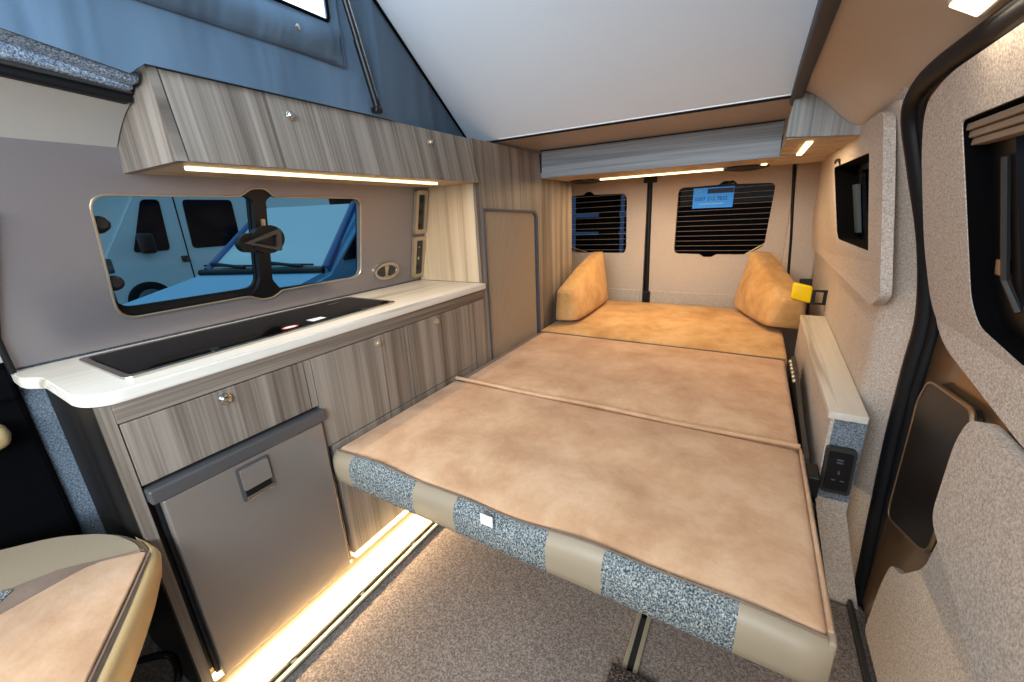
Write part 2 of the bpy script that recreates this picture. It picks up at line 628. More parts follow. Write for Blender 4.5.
# grey carpeted lower wall and the wall behind the furniture
b = grid(lambda u, v: (xl(v) - .024, u, v), [.155, .6, 3.1], [0, .82], (-.03, 0, 0))
struct('wall_left_lower', b, M['grey_carpet'])
b = grid(lambda u, v: (xl(v) - .024, u, v), [1.45, 3.1], [.82, 1.31], (-.03, 0, 0))
struct('wall_left_rear', b, M['lining'])
b = bx((-1.43, -.35, 0), (-1.365, .153, .84), .01)
box(b, (-1.43, -.35, .76), (-1.352, .150, .83), .008)
struct('pillar_left', b, M['soft_black'])
b = grid(lambda u, v: (xl(v) + .002, u, v), [-.35, .147], [.845, 1.30], (-.04, 0, 0))
struct('pillar_left_upper', b, M['cream'])
b = new()
tube(b, [(-1.343, .152, .82), (-1.332, .15, .9), (-1.27, .2, 1.15)], .006, 8)
struct('trim_1', b, M['rubber'], smooth=50)

# window in the left wall
w = link(bpy.data.objects.new('window_1', None))
w['kind'] = 'structure'
w.location = (-1.34, .71, .89)
ORIGIN[w.name] = Vector(w.location)
big = rpoly([(.32, .862), (1.115, .862), (1.108, 1.205), (.32, 1.205)], .04)
lpane = rpoly([(.352, .916), (.697, .912), (.697, 1.186), (.352, 1.186)], [.04, .04, .012, .03])
rpane = rpoly([(.742, .897), (1.1, .884), (1.092, 1.19), (.742, 1.19)], [.012, .03, .03, .012])
b = panel(big, [lpane, rpane], lambda u, v, w_: (xl(v) - .026 - w_, u, v), .014)
obj('frame', b, M['black'], w)
b = panel(rpoly([(.66, .882), (.697, .872), (.735, .872), (.765, .892), (.738, .93), (.736, 1.17), (.757, 1.186), (.733, 1.202), (.697, 1.202), (.672, 1.186), (.70, 1.17), (.70, .94), (.69, .915)], .008),
          [], lambda u, v, w_: (xl(v) - .004 - w_, u, v), .02)
obj('centre_post', b, M['black'], w)
for nm, poly, dx in (('pane', lpane, .030), ('pane', rpane, .036)):
    big2 = poly
    b = panel(big2, [], lambda u, v, w_: (xl(v) - dx - w_, u, v), 0)
    obj(nm, b, M['blue_glass'], w, label='blue-tinted glass pane')
lt = bx((0, 0, 0), (1, 1, 1))
lt.free()
# turn latch: oval knob with a triangular finger rib
b = new()
def ellip(cx, cz, ry, rz, n=24):
    return [(cx + ry * math.cos(2 * PI * k / n), cz + rz * math.sin(2 * PI * k / n)) for k in range(n)]
panel(ellip(.722, 1.058, .05, .042), [], lambda u, v, w_: (xl(v) + .022 - w_, u, v), .03, bm=b)
panel(ellip(.668, 1.052, .03, .028), [], lambda u, v, w_: (xl(v) + .016 - w_, u, v), .026, bm=b)
latch = obj('latch', b, M['black'], w, 40)
b = panel(rpoly([(.645, 1.052), (.755, 1.02), (.755, 1.09)], .01), [rpoly([(.668, 1.052), (.742, 1.033), (.742, 1.073)], .008)], lambda u, v, w_: (xl(v) + .034 - w_, u, v), .014)
obj('latch_lever', b, M['dark'], latch)
for zz in (1.115, .978):
    b = new()
    lathe(b, [(.018, 0), (.018, .02), (.012, .026)], (xl(zz) - .03, .358, zz), (1, 0, .2), 16)
    obj('catch', b, M['black'], w, 40)
b = panel(rpoly([(.716, 1.095), (.726, 1.095), (.726, 1.118), (.716, 1.118)], .003), [], lambda u, v, w_: (xl(v) + .003 - w_, u, v), .012)
obj('catch_plate', b, M['satin'], w)

# raised white roof, hinged at the back
SL = .457
def zr(y):
    return 1.41 + (1.638 - y) * SL
b = grid(lambda x, y: (x, y, zr(y)), [-1.165, .11], [1.638, .6, -.5], (0, .018, .03))
struct('ceiling', b, M['roof'])
b = new()
tube(b, [(-1.05, 1.643, 1.405), (.06, 1.643, 1.405)], .0035, 6)
struct('trim_2', b, M['rubber'])
b = bx((-1.0, 1.634, 1.409), (.06, 1.642, 1.414))
struct('trim_3', b, M['white'])
b = bx((-1.06, 1.648, 1.405), (.062, 2.5, 1.42))
struct('ceiling_rear_strip', b, M['strip'])
b = bx((-1.0, 2.040, 1.400), (.05, 2.048, 1.4055))
struct('trim_4', b, M['rubber'])
b = bx((-1.4, 2.47, 1.315), (.34, 3.1, 1.34))
struct('ceiling_rear', b, M['lining'])

# right rear wall lining
win_r = rpoly([(1.405, .968), (1.93, .962), (2.03, 1.216), (1.435, 1.212)], [.01, .03, .02, .012])
b = grid(lambda y, z: (xq(y, z), y, z), [1.258, 1.268, 1.28, 1.3, 1.32, 1.34, 1.36, 1.38, 1.40], [0, .2, .4, .59, .7, .8, .88, .92, .945, 1.0, 1.1, 1.2, 1.23, 1.32], (.03, 0, 0))
def addgrid(bm, ys, zs):
    g = grid(lambda y, z: (xq(y, z), y, z), ys, zs, (.03, 0, 0))
    me = bpy.data.meshes.new('tmp')
    g.to_mesh(me)
    g.free()
    bm.from_mesh(me)
    bpy.data.meshes.remove(me)
addgrid(b, [1.40, 1.6, 1.8, 2.05], [0, .2, .4, .59, .7, .8, .88, .92, .945])
addgrid(b, [1.40, 1.6, 1.8, 2.05], [1.22, 1.32])
addgrid(b, [2.05, 2.3, 2.5, 2.7, 2.9, 3.08], [0, .2, .4, .59, .7, .8, .88, .92, .945, 1.0, 1.1, 1.2, 1.23, 1.32])
struct('wall_right', b, M['lining'], smooth=40)
# raised window pad on the lining
pad = rpoly([(1.262, .872), (1.33, .838), (2.9, .842), (2.9, 1.29), (1.305, 1.29), (1.278, 1.09)], [.03, .06, .02, .02, .04, .05], 6)
b = panel(pad, [win_r], lambda u, v, w_: (xq0(u, v) - .022 + w_, u, v), .022, cuts_v=(.88, .95, 1.02, 1.1, 1.2), cuts_u=(2.2, 2.5))
bmesh.ops.recalc_face_normals(b, faces=b.faces)
struct('trim_5', b, M['lining'])
w2 = link(bpy.data.objects.new('window_2', None))
w2['kind'] = 'structure'
w2.location = (.33, 1.7, .95)
ORIGIN[w2.name] = Vector(w2.location)
b = panel([(1.38, .92), (2.1, .92), (2.1, 1.26), (1.38, 1.26)], [rpoly([(1.47, .985), (1.86, .98), (1.95, 1.195), (1.50, 1.195)], .03)], lambda u, v, w_: (xq0(u, v) + .045 + w_, u, v), .012)
fr2 = obj('frame', b, M['black'], w2)
obj('reveal', ring(shrink(win_r, .992), lambda u, v, w_: (xq0(u, v) + w_, u, v), -.0205, .05), M['soft_black'], fr2)
b = panel([(1.38, .92), (2.1, .92), (2.1, 1.26), (1.38, 1.26)], [], lambda u, v, w_: (xq0(u, v) + .06 + w_, u, v), 0)
obj('pane', b, M['dark_glass'], w2)
b = panel(rpoly([(1.87, .985), (1.98, .985), (2.03, 1.15), (1.92, 1.15)], .01), [], lambda u, v, w_: (xq0(u, v) + .03 + w_, u, v), .01)
obj('blind_edge', b, M['mirror_grey'], w2)
b = new()
tube(b, smooth_path([(.228, 1.88, 1.215), (.222, 1.885, 1.232), (.222, 1.95, 1.235), (.225, 1.98, 1.228)], 4), .004, 6)
obj('blind_hook', b, M['black'], w2, 50)

# rear pillar beside the right door
b = bx((.165, 2.985, 0), (.33, 3.1, 1.33), .012)
struct('pillar_rear', b, M['lining'])
b = new()
tube(b, [(.212, 2.99, .60), (.19, 2.99, .9), (.152, 2.99, 1.3)], .009, 8)
struct('trim_6', b, M['rubber'])

# rear doors
YD = 3.05
def door_map(u, v, w_):
    return (u, YD + w_, v)
def rear_door(name, outer, hole, heat, label):
    b = panel(outer, [hole], door_map, .03)
    d = struct(name, b, M['lining'])
    return d
w1h = rpoly([(-1.33, .79), (-1.10, .79), (-.82, .79), (-.808, .83), (-.818, 1.18), (-.84, 1.208), (-1.06, 1.212), (-1.085, 1.235), (-1.13, 1.235), (-1.155, 1.214), (-1.33, 1.214)],
            [.03, .01, .02, .02, .02, .02, .01, .01, .01, .01, .03])
d1 = rear_door('door_1', [(-1.40, .02), (-.672, .02), (-.68, 1.315), (-1.40, 1.315)], w1h, None, '')
w2h = rpoly([(-.475, .79), (-.31, .786), (-.285, .768), (-.235, .768), (-.21, .786), (-.02, .787), (.06, .845), (.076, 1.215), (-.13, 1.222), (-.15, 1.245), (-.21, 1.245), (-.235, 1.224), (-.475, 1.22)],
            [.035, .01, .01, .01, .01, .02, .02, .035, .01, .01, .01, .01, .035])
d2 = rear_door('door_2', [(-.625, .02), (.215, .02), (.20, .75), (.145, 1.315), (-.645, 1.315)], w2h, None, '')
for d, (a, c), n0 in ((d1, (-1.36, -.79), 11), (d2, (-.50, .10), 13)):
    b = panel([(a, .75), (c, .75), (c, 1.26), (a, 1.26)], [], lambda u, v, w_: (u, YD + .05, v), 0)
    obj('pane', b, M['rear_glass'], d)
    b = new()
    for i in range(n0):
        z = .805 + (1.20 - .805) * i / (n0 - 1)
        tube(b, [(a, YD + .044, z), (c, YD + .044, z + .006)], .0016, 4)
    obj('heater_lines', b, M['filament'], d)
b = new()
for k in (0, 1):
    tube(b, [(-.06 + .03 * k, YD + .02, .772 + .012 * k), (.085, YD + .02, .872 - .028 * k)], .005, 6)
obj('corner_trim', b, M['satin'], d2)
b = new()
for k in (0, 1):
    tube(b, smooth_path([(-1.33, YD + .02, .89 - .03 * k), (-1.24, YD + .02, .83 - .03 * k), (-1.12, YD + .02, .795 - .01 * k)], 4), .005, 6)
obj('corner_trim', b, M['satin'], d1)
# crease near the foot of each door lining
for d, a, c in ((d1, -1.38, -.69), (d2, -.62, .2)):
    b = bx((a, YD - .006, .2), (c, YD + .002, .523), .004)
    obj('lower_lining', b, M['lining'], d)
b = new()
tube(b, [(-.652, YD - .006, .03), (-.640, YD - .006, .43), (-.662, YD - .006, 1.315)], .014, 8)
struct('trim_7', b, M['rubber'], smooth=50)
b = bx((-.70, YD - .03, 1.265), (-.615, YD + .0, 1.315), .006)
box(b, (-.66, YD - .035, .40), (-.615, YD - .002, .52), .006)
box(b, (-.83, YD - .03, .395), (-.62, YD - .006, .418), .004)
struct('trim_8', b, M['black'])

# sticker with its writing on the right rear door glass
st = bx((-.385, YD + .036, 1.085), (-.145, YD + .039, 1.212))
st = tag(obj('sticker', st, M['blue']), 'blue advertising sticker on the glass of the right rear door', 'sticker')
b = bx((-.30, YD + .0345, 1.175), (-.147, YD + .0362, 1.205))
obj('name_band', b, M['navy'], st)
def text(name, body, size, loc, mat, parent, rot=(PI / 2, 0, 0)):
    c = bpy.data.curves.new(name, 'FONT')
    c.body = body
    c.size = size
    c.extrude = .0004
    c.materials.append(mat)
    tmp = link(bpy.data.objects.new('tmp', c))
    dg = bpy.context.evaluated_depsgraph_get()
    me = bpy.data.meshes.new_from_object(tmp.evaluated_get(dg))
    bpy.data.objects.remove(tmp)
    o = link(bpy.data.objects.new(name, me))
    o.parent = parent
    o.location = Vector(loc) - ORIGIN[parent.name]
    o.rotation_euler = rot
    return o
text('phone_number', '0207 212 7832', .032, (-.372, YD + .0345, 1.132), M['navy'], st)
obj('print_line', bx((-.345, YD + .0345, 1.108), (-.20, YD + .0362, 1.114)), M['pale_print'], st)
b = new()
tube(b, smooth_path([(-.372, YD + .035, 1.175), (-.35, YD + .035, 1.2), (-.325, YD + .035, 1.18)], 5), .005, 6)
obj('swoosh', b, M['pale_print'], st)

# ------------------------------------------------------------------ right side: sliding door
door = panel([(1.225, .02), (1.225, 1.30), (-.4, 1.30), (-.4, .02)], [[(1.06, .80), (1.06, 1.245), (-.2, 1.245), (-.2, .80)]], lambda u, v, w_: (xd(u, v) + .02 + w_, u, v), .03, cuts_v=(.85,))
door = struct('door_3', door, M['champagne'], smooth=30)
wd = rpoly([(.965, .885), (.99, .925), (.965, 1.21), (.1, 1.21), (.1, .84), (.83, .862)], [.02, .03, .012, .02, .02, .02])
pu = rpoly([(1.205, 1.0), (1.20, .86), (1.105, .81), (.78, .762), (-.4, .72), (-.4, 1.285), (1.0, 1.285), (1.12, 1.262), (1.165, 1.18)], [.04, .06, .05, .02, .02, .02, .05, .05, .04], 6)
b = panel(pu, [wd], lambda u, v, w_: (xd(u, v) - .004 + w_, u, v), .022, cuts_v=(.85,))
ul = obj('upper_lining', b, M['lining'], door)
obj('window_reveal', ring(shrink(wd, .994), lambda u, v, w_: (xd(u, v) + w_, u, v), -.003, .026), M['soft_black'], ul)
b = panel([(1.05, .83), (1.05, 1.25), (.0, 1.25), (.0, .80)], [rpoly([(.90, .915), (.885, 1.2), (.12, 1.2), (.12, .86), (.84, .885)], [.05, .02, .02, .02, .05])], lambda u, v, w_: (xd(u, v) + .024 + w_, u, v), .010, cuts_v=(.85,))
obj('window_frame', b, M['black'], door)
b = panel([(1.05, .83), (1.05, 1.25), (.0, 1.25), (.0, .80)], [], lambda u, v, w_: (xd(u, v) + .045 + w_, u, v), 0, cuts_v=(.85,))
obj('pane', b, M['dark_glass'], door)
b = new()
for k in range(3):
    z = 1.172 + .011 * k
    box(b, (xd(0, z) + .003 - .002 * k, .1, z), (xd(0, z) + .023, .964, z + .0105), .002)
obj('blind', b, M['blind'], door)
b = new()
tube(b, [(xd(0, 1.15) + .020, .905, 1.15), (xd(0, .98) + .020, .925, .97), (xd(0, .92) + .020, .90, .925)], .005, 6)
obj('guide_rail', b, M['dark'], door)
b = panel(rpoly([(.955, .975), (.945, 1.0), (.925, 1.0), (.93, .975)], .003), [], lambda u, v, w_: (xd(u, v) + .016 + w_, u, v), .006)
obj('window_catch', b, M['satin'], door)
rec = rpoly([(1.175, .655), (1.15, .712), (1.12, .722), (.945, .74), (.93, .70), (.935, .44), (.97, .415), (1.165, .345)], [.02, .02, .02, .03, .02, .03, .03, .04])
b = panel(rec, [], lambda u, v, w_: (xd(u, v) + .004 + w_, u, v), .014)
rc = obj('map_recess', b, M['recess'], door)
b = new()
tube(b, [(xd(u, v) + .006, u, v) for u, v in rec], .0045, 6, closed=True)
obj('recess_bead', b, M['champagne'], door, 50)
low = rpoly([(1.11, .03), (1.095, .20), (1.074, .283), (1.02, .30), (.937, .395), (.91, .53), (.60, .62), (-.4, .62), (-.4, .03)], [.02, .02, .03, .03, .03, .02, .01, .01, .01])
b = panel(low, [], lambda u, v, w_: (xd(u, v) + .006 + w_, u, v), .014)
obj('lower_lining', b, M['lining'], door)
rp = rpoly([(.914, .53), (.916, .69), (.89, .752), (.775, .748), (-.4, .69), (-.4, .05), (.2, .26), (.665, .44)], [.03, .04, .05, .04, .02, .02, .02, .03])
b = panel(rp, [], lambda u, v, w_: (xd(u, v) - .016 + w_, u, v), .024)
obj('raised_pocket', b, M['lining'], door)

# black door seal, a double-lobed rubber
path = [(.381, 1.235, -.0), (.378, 1.24, .12), (.374, 1.245, .25), (.366, 1.25, .50), (.363, 1.25, .70), (.362, 1.25, .84), (.334, 1.25, 1.0), (.284, 1.25, 1.172), (.258, 1.245, 1.262), (.252, 1.20, 1.302), (.25, 1.09, 1.314), (.25, .82, 1.31), (.25, .3, 1.31), (.25, -.4, 1.31)]
sp = smooth_path(path, 6)
b = new()
tube(b, sp, .0195, 10)
sl = struct('trim_9', b, M['rubber'], smooth=60)
b = new()
tube(b, [p + Vector((.012, -.022, -.004)) for p in sp], .012, 8)
obj('outer_lobe', b, M['rubber'], sl, 60)

# sill strip on the floor by the door
b = bx((.20, -.4, .0), (.345, 1.19, .012), .003)
sill = struct('trim_10', b, M['carpet'])
b = bx((.345, -.4, 0), (.356, 1.2, .03), .003)
obj('edge_bar', b, M['dark'], sill)

# ------------------------------------------------------------------ roof lining and trim on the right
prof = {1.56: [(.064, 1.405), (.10, 1.386), (.135, 1.355), (.165, 1.323), (.193, 1.299), (.236, 1.284)],
        1.42: [(.068, 1.405), (.11, 1.388), (.15, 1.362), (.185, 1.330), (.215, 1.306), (.245, 1.294)],
        1.27: [(.07, 1.405), (.12, 1.392), (.165, 1.370), (.205, 1.345), (.23, 1.325), (.25, 1.312)],
        .9: [(.073, 1.405), (.12, 1.396), (.165, 1.380), (.205, 1.358), (.232, 1.338), (.252, 1.318)],
        -.4: [(.073, 1.405), (.12, 1.396), (.165, 1.380), (.205, 1.358), (.232, 1.338), (.252, 1.318)]}
ys = sorted(prof)
def lin_prof(y, k):
    for a, c in zip(ys, ys[1:]):
        if a <= y <= c:
            t = (y - a) / (c - a)
            t = t * t * (3 - 2 * t)
            p, q = prof[a][k], prof[c][k]
            return (p[0] + (q[0] - p[0]) * t, y, p[1] + (q[1] - p[1]) * t)
b = grid(lambda y, k: lin_prof(y, int(k)), lsp(-.4, .9, 4) + lsp(.9, 1.56, 14)[1:], range(6), (0, 0, .025))
struct('ceiling_right_lining', b, M['headliner'], smooth=60)
b = roundbox((.046, -.4, 1.388), (.076, 1.645, 1.43), .012, (1, 8, 1), lambda u, v, w_, co: co - Vector((0, 0, .012 * max(0, (co.y - 1.5) / .145))))
struct('trim_11', b, M['trimgrey'], smooth=60)
# pillar top filling between lining and wall
b = grid(lambda y, z: (xq(y, z) + .0 - (z - 1.27) * .2, y, z), [1.262, 1.4, 1.56], [1.25, 1.275, 1.298], (.03, 0, 0))
struct('pillar_right', b, M['headliner'], smooth=60)

t = thing('ceiling_light', 'slim rectangular warm ceiling light set in the right roof lining', 'light', (.213, .84, 1.36))
LM = Matrix.Rotation(.55, 4, 'Y')
def tilt(bm, c, m):
    for v in bm.verts:
        v.co = m @ (v.co - Vector(c)) + Vector(c)
    return bm
cL = (.213, .80, 1.345)
tilt_b = bx((.190, .70, 1.338), (.238, .885, 1.352), .004)
obj('housing', tilt(tilt_b, cL, LM), M['white'], t)
obj('diffuser', tilt(bx((.195, .705, 1.3345), (.233, .88, 1.340), .002), cL, LM), M['lamp'], t)

# ------------------------------------------------------------------ right rear locker with the curved front
t = thing('corner_locker', 'small grey wood corner locker with a curved front, upper right', 'locker', (.14, 1.8, 1.28))
poly = [(.046, 1.284), (.048, 1.33), (.058, 1.402), (.066, 1.401), (.10, 1.386), (.135, 1.355), (.165, 1.323), (.193, 1.300), (.236, 1.286), (.236, 1.268), (.14, 1.275)]
obj('front', prism(poly, 'y', 1.55, 1.57), M['wood_grey'], t)
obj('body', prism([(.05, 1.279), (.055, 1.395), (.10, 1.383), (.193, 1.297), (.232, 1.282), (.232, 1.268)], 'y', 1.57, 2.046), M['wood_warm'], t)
b = bx((.103, 1.64, 1.269), (.122, 2.03, 1.2755), .002)
obj('light_strip', b, M['led'], t, label='glowing warm light strip')

# ------------------------------------------------------------------ header shelf over the bed foot
t = thing('header_shelf', 'grey wood header shelf spanning the rear above the bed', 'shelf', (-.45, 2.2, 1.27))
obj('front_board', bx((-.998, 2.046, 1.272), (.049, 2.062, 1.4045), .001), M['wood_x'], t)
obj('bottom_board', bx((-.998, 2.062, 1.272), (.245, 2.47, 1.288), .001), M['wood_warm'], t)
b = bx((-.80, 2.39, 1.264), (-.16, 2.405, 1.2725), .003)
obj('light_strip', b, M['led_hot'], t, label='glowing warm light strip')
b = new()
lathe(b, [(.012, 0), (.012, .006)], (.0, 2.32, 1.272), (0, 0, -1), 12)
obj('spot_light', b, M['led_hot'], t)
for x, y, lb in ((-.895, 2.43, 'round black speaker under the header shelf, at the wardrobe end'), (-.075, 2.395, 'round black speaker under the header shelf, at the sliding door end')):
    s = thing('speaker', lb, 'speaker', (x, y, 1.272), 'speakers under the header shelf')
    b = new()
    lathe(b, [(.098, 0), (.098, .006), (.088, .013), (.08, .013)], (x, y, 1.272), (0, 0, -1), 32)
    obj('rim', b, M['black'], s, 40)
    b = new()
    lathe(b, [(.08, .012), (.05, .018), (.01, .02)], (x, y, 1.272), (0, 0, -1), 32)
    obj('grille', b, M['slate'], s, 40)

# ------------------------------------------------------------------ kitchen
k = thing('kitchen_unit', 'long grey elm kitchen cabinet under the pale worktop', 'cabinet', (-1.17, .8, 0))
XF = -1.0
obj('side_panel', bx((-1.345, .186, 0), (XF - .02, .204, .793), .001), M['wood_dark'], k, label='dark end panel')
obj('front_edge', bx((XF - .02, .186, 0), (XF + .0, .206, .793), .001), M['wood_v'], k)
b = bx((-1.345, .204, .075), (XF - .023, .225, .79))
box(b, (-1.345, .6, .075), (XF - .023, .616, .79))
box(b, (-1.345, 1.42, .075), (XF - .023, 1.44, .79))
box(b, (-1.36, .204, .06), (-1.345, 1.44, .79))
box(b, (-1.345, .62, .075), (XF - .023, 1.42, .09))
box(b, (XF - .04, .204, .60), (XF - .021, .62, .615))
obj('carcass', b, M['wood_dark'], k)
obj('top_rail', bx((XF - .02, .206, .752), (XF, 1.444, .793), .0015), M['wood_h'], k)
b = new()
def knob(bm, x, y, z, r=.0125):
    return lathe(bm, [(r, 0), (r, .004), (r * .8, .0055), (r * .78, .010), (r * .55, .0125)], (x, y, z), (1, 0, 0), 20)
dr = obj('drawer', bx((XF - .02, .208, .612), (XF, .582, .7495), .0015), M['wood_v'], k)
obj('knob', knob(new(), XF, .387, .727, .014), M['chrome'], dr, 40, 'round steel push knob')
for y0, y1, ky in ((.606, .955, .834), (.975, 1.36, 1.12)):
    d = obj('door', bx((XF - .02, y0, .478), (XF, y1, .7495), .0015), M['wood_v'], k)
    obj('knob', knob(new(), XF, ky, .727, .012), M['satin'], d, 40, 'round nickel push knob')
for y0, y1, z0 in ((.585, .604, .612), (.958, .972, .478), (1.363, 1.444, .074)):
    obj('stile', bx((XF - .02, y0, z0), (XF - .001, y1, .7495), .001), M['wood_v'], k)
obj('lower_panel', bx((XF - .02, .62, .074), (XF, 1.36, .475), .0015), M['wood_v'], k)
obj('plinth', bx((XF - .075, .206, 0), (XF - .06, 1.44, .07)), M['ivory'], k)

ls = bx((XF - .022, .622, .055), (XF + .003, 1.44, .071), .003)
box(ls, (XF - .022, .212, .050), (XF - .002, .61, .060), .003)
tag(obj('plinth_light', ls, M['led_hot']), 'glowing warm light strip along the foot of the kitchen cabinet', 'light strip')
b = new()
lathe(b, [(.008, 0), (.008, .012), (.004, .016)], (XF - .012, .214, .062), (1, 0, 0), 12)
tag(obj('strip_end_light', b, M['led_hot']), 'small glowing bulb at the fridge corner end of the plinth light', 'light')

wt = rpoly([(-1.362, .15), (-1.275, .148), (-1.24, .172), (-1.03, .168), (-.985, .20), (-.985, 1.444), (-1.362, 1.444)], [.0, .03, .03, .05, .05, 0, 0])
b = prism(wt, 'z', .795, .82)
bmesh.ops.recalc_face_normals(b, faces=b.faces)
bmesh.ops.bevel(b, geom=[e for e in b.edges if abs(e.verts[0].co.z - e.verts[1].co.z) < 1e-6], offset=.003, segments=2, affect='EDGES')
tag(obj('worktop', b, M['laminate'], smooth=35), 'pale oak laminate worktop on the grey kitchen cabinet', 'worktop')

t = thing('hob_and_sink', 'flush hob and sink with a long black glass lid in the worktop', 'hob', (-1.18, .62, .82))
fr = rpoly([(-1.315, .245), (-1.035, .245), (-1.062, .998), (-1.322, .998)], .02)
gl = rpoly([(-1.296, .262), (-1.056, .262), (-1.08, .98), (-1.304, .98)], .014)
b = panel(fr, [rpoly([(-1.300, .258), (-1.052, .258), (-1.076, .984), (-1.308, .984)], .014)], lambda u, v, w_: (u, v, .8205 + w_), .005)
obj('steel_frame', b, M['chrome'], t)
b = panel(gl, [], lambda u, v, w_: (u, v, .8205 + w_), .0055)
lid = obj('glass_lid', b, M['hob'], t)
b = panel(ellip(-1.088, .62, .014, .022), [], lambda u, v, w_: (u, v, .8262 + w_), .0006)
obj('warning_label', b, M['white'], lid)
b = panel(ellip(-1.088, .62, .0145, .024), [ellip(-1.088, .62, .0115, .019)], lambda u, v, w_: (u, v, .8263 + w_), .0008)
obj('label_ring', b, M['red'], lid)
b = panel([(-1.12, .69), (-1.085, .69), (-1.088, .735), (-1.115, .735)], [], lambda u, v, w_: (u, v, .8262 + w_), .0006)
obj('paper_label', b, M['white'], lid)
for yy in (.42, .86):
    b = new()
    lathe(b, [(.010, 0), (.010, .004)], (-1.068, yy, .8245), (0, 0, 1), 12)
    obj('lid_foot', b, M['black'], lid)
b = panel([(-1.262, .865), (-1.254, .865), (-1.256, .91), (-1.264, .91)], [], lambda u, v, w_: (u, v, .8262 + w_), .0005)
obj('maker_mark', b, M['mirror_grey'], lid)

t = thing('fridge', 'grey metal compressor fridge built into the kitchen cabinet', 'fridge', (-.99, .41, .06))
obj('body', bx((-1.33, .228, .066), (XF - .02, .598, .598), .004), M['black'], t)
obj('gasket', bx((XF - .02, .216, .066), (XF - .004, .598, .59), .004), M['rubber'], t)
b = bx((XF - .018, .208, .572), (XF + .022, .606, .604), .004)
obj('top_trim', b, M['fridge_dark'], t)
dd = obj('door', bx((XF - .004, .224, .064), (XF + .018, .592, .57), .004), M['fridge'], t)
b = bx((XF - .016, .598, .064), (XF + .002, .606, .572), .002)
obj('hinge_strip', b, M['fridge_dark'], t)
la = obj('latch_plate', panel(rpoly([(.360, .470), (.436, .470), (.436, .560), (.360, .560)], .005), [], lambda u, v, w_: (XF + .0185 + w_, u, v), .003), M['fridge_dark'], dd)
b = panel(rpoly([(.366, .500), (.430, .500), (.430, .554), (.366, .554)], .004), [], lambda u, v, w_: (XF + .0215 + w_, u, v), .007)
obj('latch_flap', b, M['fridge'], dd)
b = bx((XF + .0215, .368, .478), (XF + .024, .428, .497), .001)
obj('latch_slot', b, M['black'], dd)
b = bx((XF + .0215, .365, .474), (XF + .030, .431, .484), .002)
obj('latch_bar', b, M['chrome'], dd)

# ------------------------------------------------------------------ overhead locker
t = thing('overhead_locker', 'long grey elm overhead locker above the left window', 'locker', (-1.12, .93, 1.226))
def xf(z):
    return -.988 - (z - 1.227) * .19
endp = [(xf(1.227), 1.227), (xf(1.395), 1.395), (-1.10, 1.39), (-1.275, 1.29), (-1.272, 1.226)]
obj('end_panel', prism(endp, 'y', .415, .433), M['wood_end'], t)
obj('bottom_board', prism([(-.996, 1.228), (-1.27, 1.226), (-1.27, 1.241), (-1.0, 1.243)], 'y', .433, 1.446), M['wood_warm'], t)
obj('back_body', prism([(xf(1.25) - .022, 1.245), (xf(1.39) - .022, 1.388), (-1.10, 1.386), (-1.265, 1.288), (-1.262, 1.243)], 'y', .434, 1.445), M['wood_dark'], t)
def front(y0, y1):
    return prism([(xf(1.228), 1.228), (xf(1.393), 1.393), (xf(1.393) - .018, 1.393), (xf(1.228) - .018, 1.228)], 'y', y0, y1)
d = obj('door', front(.436, 1.214), M['wood_v'], t)
obj('knob', knob(new(), xf(1.351), .684, 1.351, .0105), M['chrome'], d, 40)
obj('knob', knob(new(), xf(1.35), 1.193, 1.35, .0095), M['satin'], d, 40)
obj('fixed_front', front(1.217, 1.4455), M['wood_v'], t)
b = bx((-1.079, .46, 1.2195), (-1.066, 1.285, 1.2285), .003)
obj('light_strip', b, M['led'], t, label='glowing warm light strip')

# ------------------------------------------------------------------ wardrobe with slatted shutter
t = thing('wardrobe', 'tall grey elm wardrobe with a beige slatted shutter', 'wardrobe', (-1.1, 1.95, 0))
hole = rpoly([(1.477, .12), (1.99, .12), (1.987, 1.112), (1.477, 1.13)], [.01, .01, .05, .012])
hole_in = rpoly([(1.486, .13), (1.974, .13), (1.971, 1.102), (1.486, 1.121)], [.01, .01, .045, .01])
b = panel([(1.448, 0), (2.47, 0), (2.47, 1.272), (2.045, 1.272), (2.045, 1.393), (1.448, 1.393)], [hole], lambda u, v, w_: (XF - w_ - max(0, v - 1.23) * .06, u, v), .018)
obj('face', b, M['wood_v'], t)
b = panel(hole, [hole_in], lambda u, v, w_: (XF + .004 - w_, u, v), .03)
obj('shutter_frame', b, M['greyedge'], t)
b = new()
n = 44
for i in range(n):
    y0 = 1.488 + (1.970 - 1.488) * i / n
    y1 = 1.488 + (1.970 - 1.488) * (i + 1) / n
    box(b, (XF - .014, y0, .125), (XF - .007, y1 - .003, 1.118), .0015, 1)
box(b, (XF - .018, 1.486, .125), (XF - .0135, 1.972, 1.118))
obj('slatted_shutter', b, M['tambour'], t)
obj('side_panel', prism([(XF - .018, .821), (XF - .018, 1.228), (-1.257, 1.228), (-1.358, .821)], 'y', 1.4445, 1.458), M['wood_warm'], t)
for lo, hi in (((-1.33, 2.455, 0), (XF - .019, 2.47, 1.27)), ((-1.33, 1.459, 0), (XF - .019, 1.47, .80)), ((-1.24, 1.459, 1.24), (XF - .035, 2.04, 1.385))):
    obj('side_board', bx(lo, hi), M['wood_v'], t)

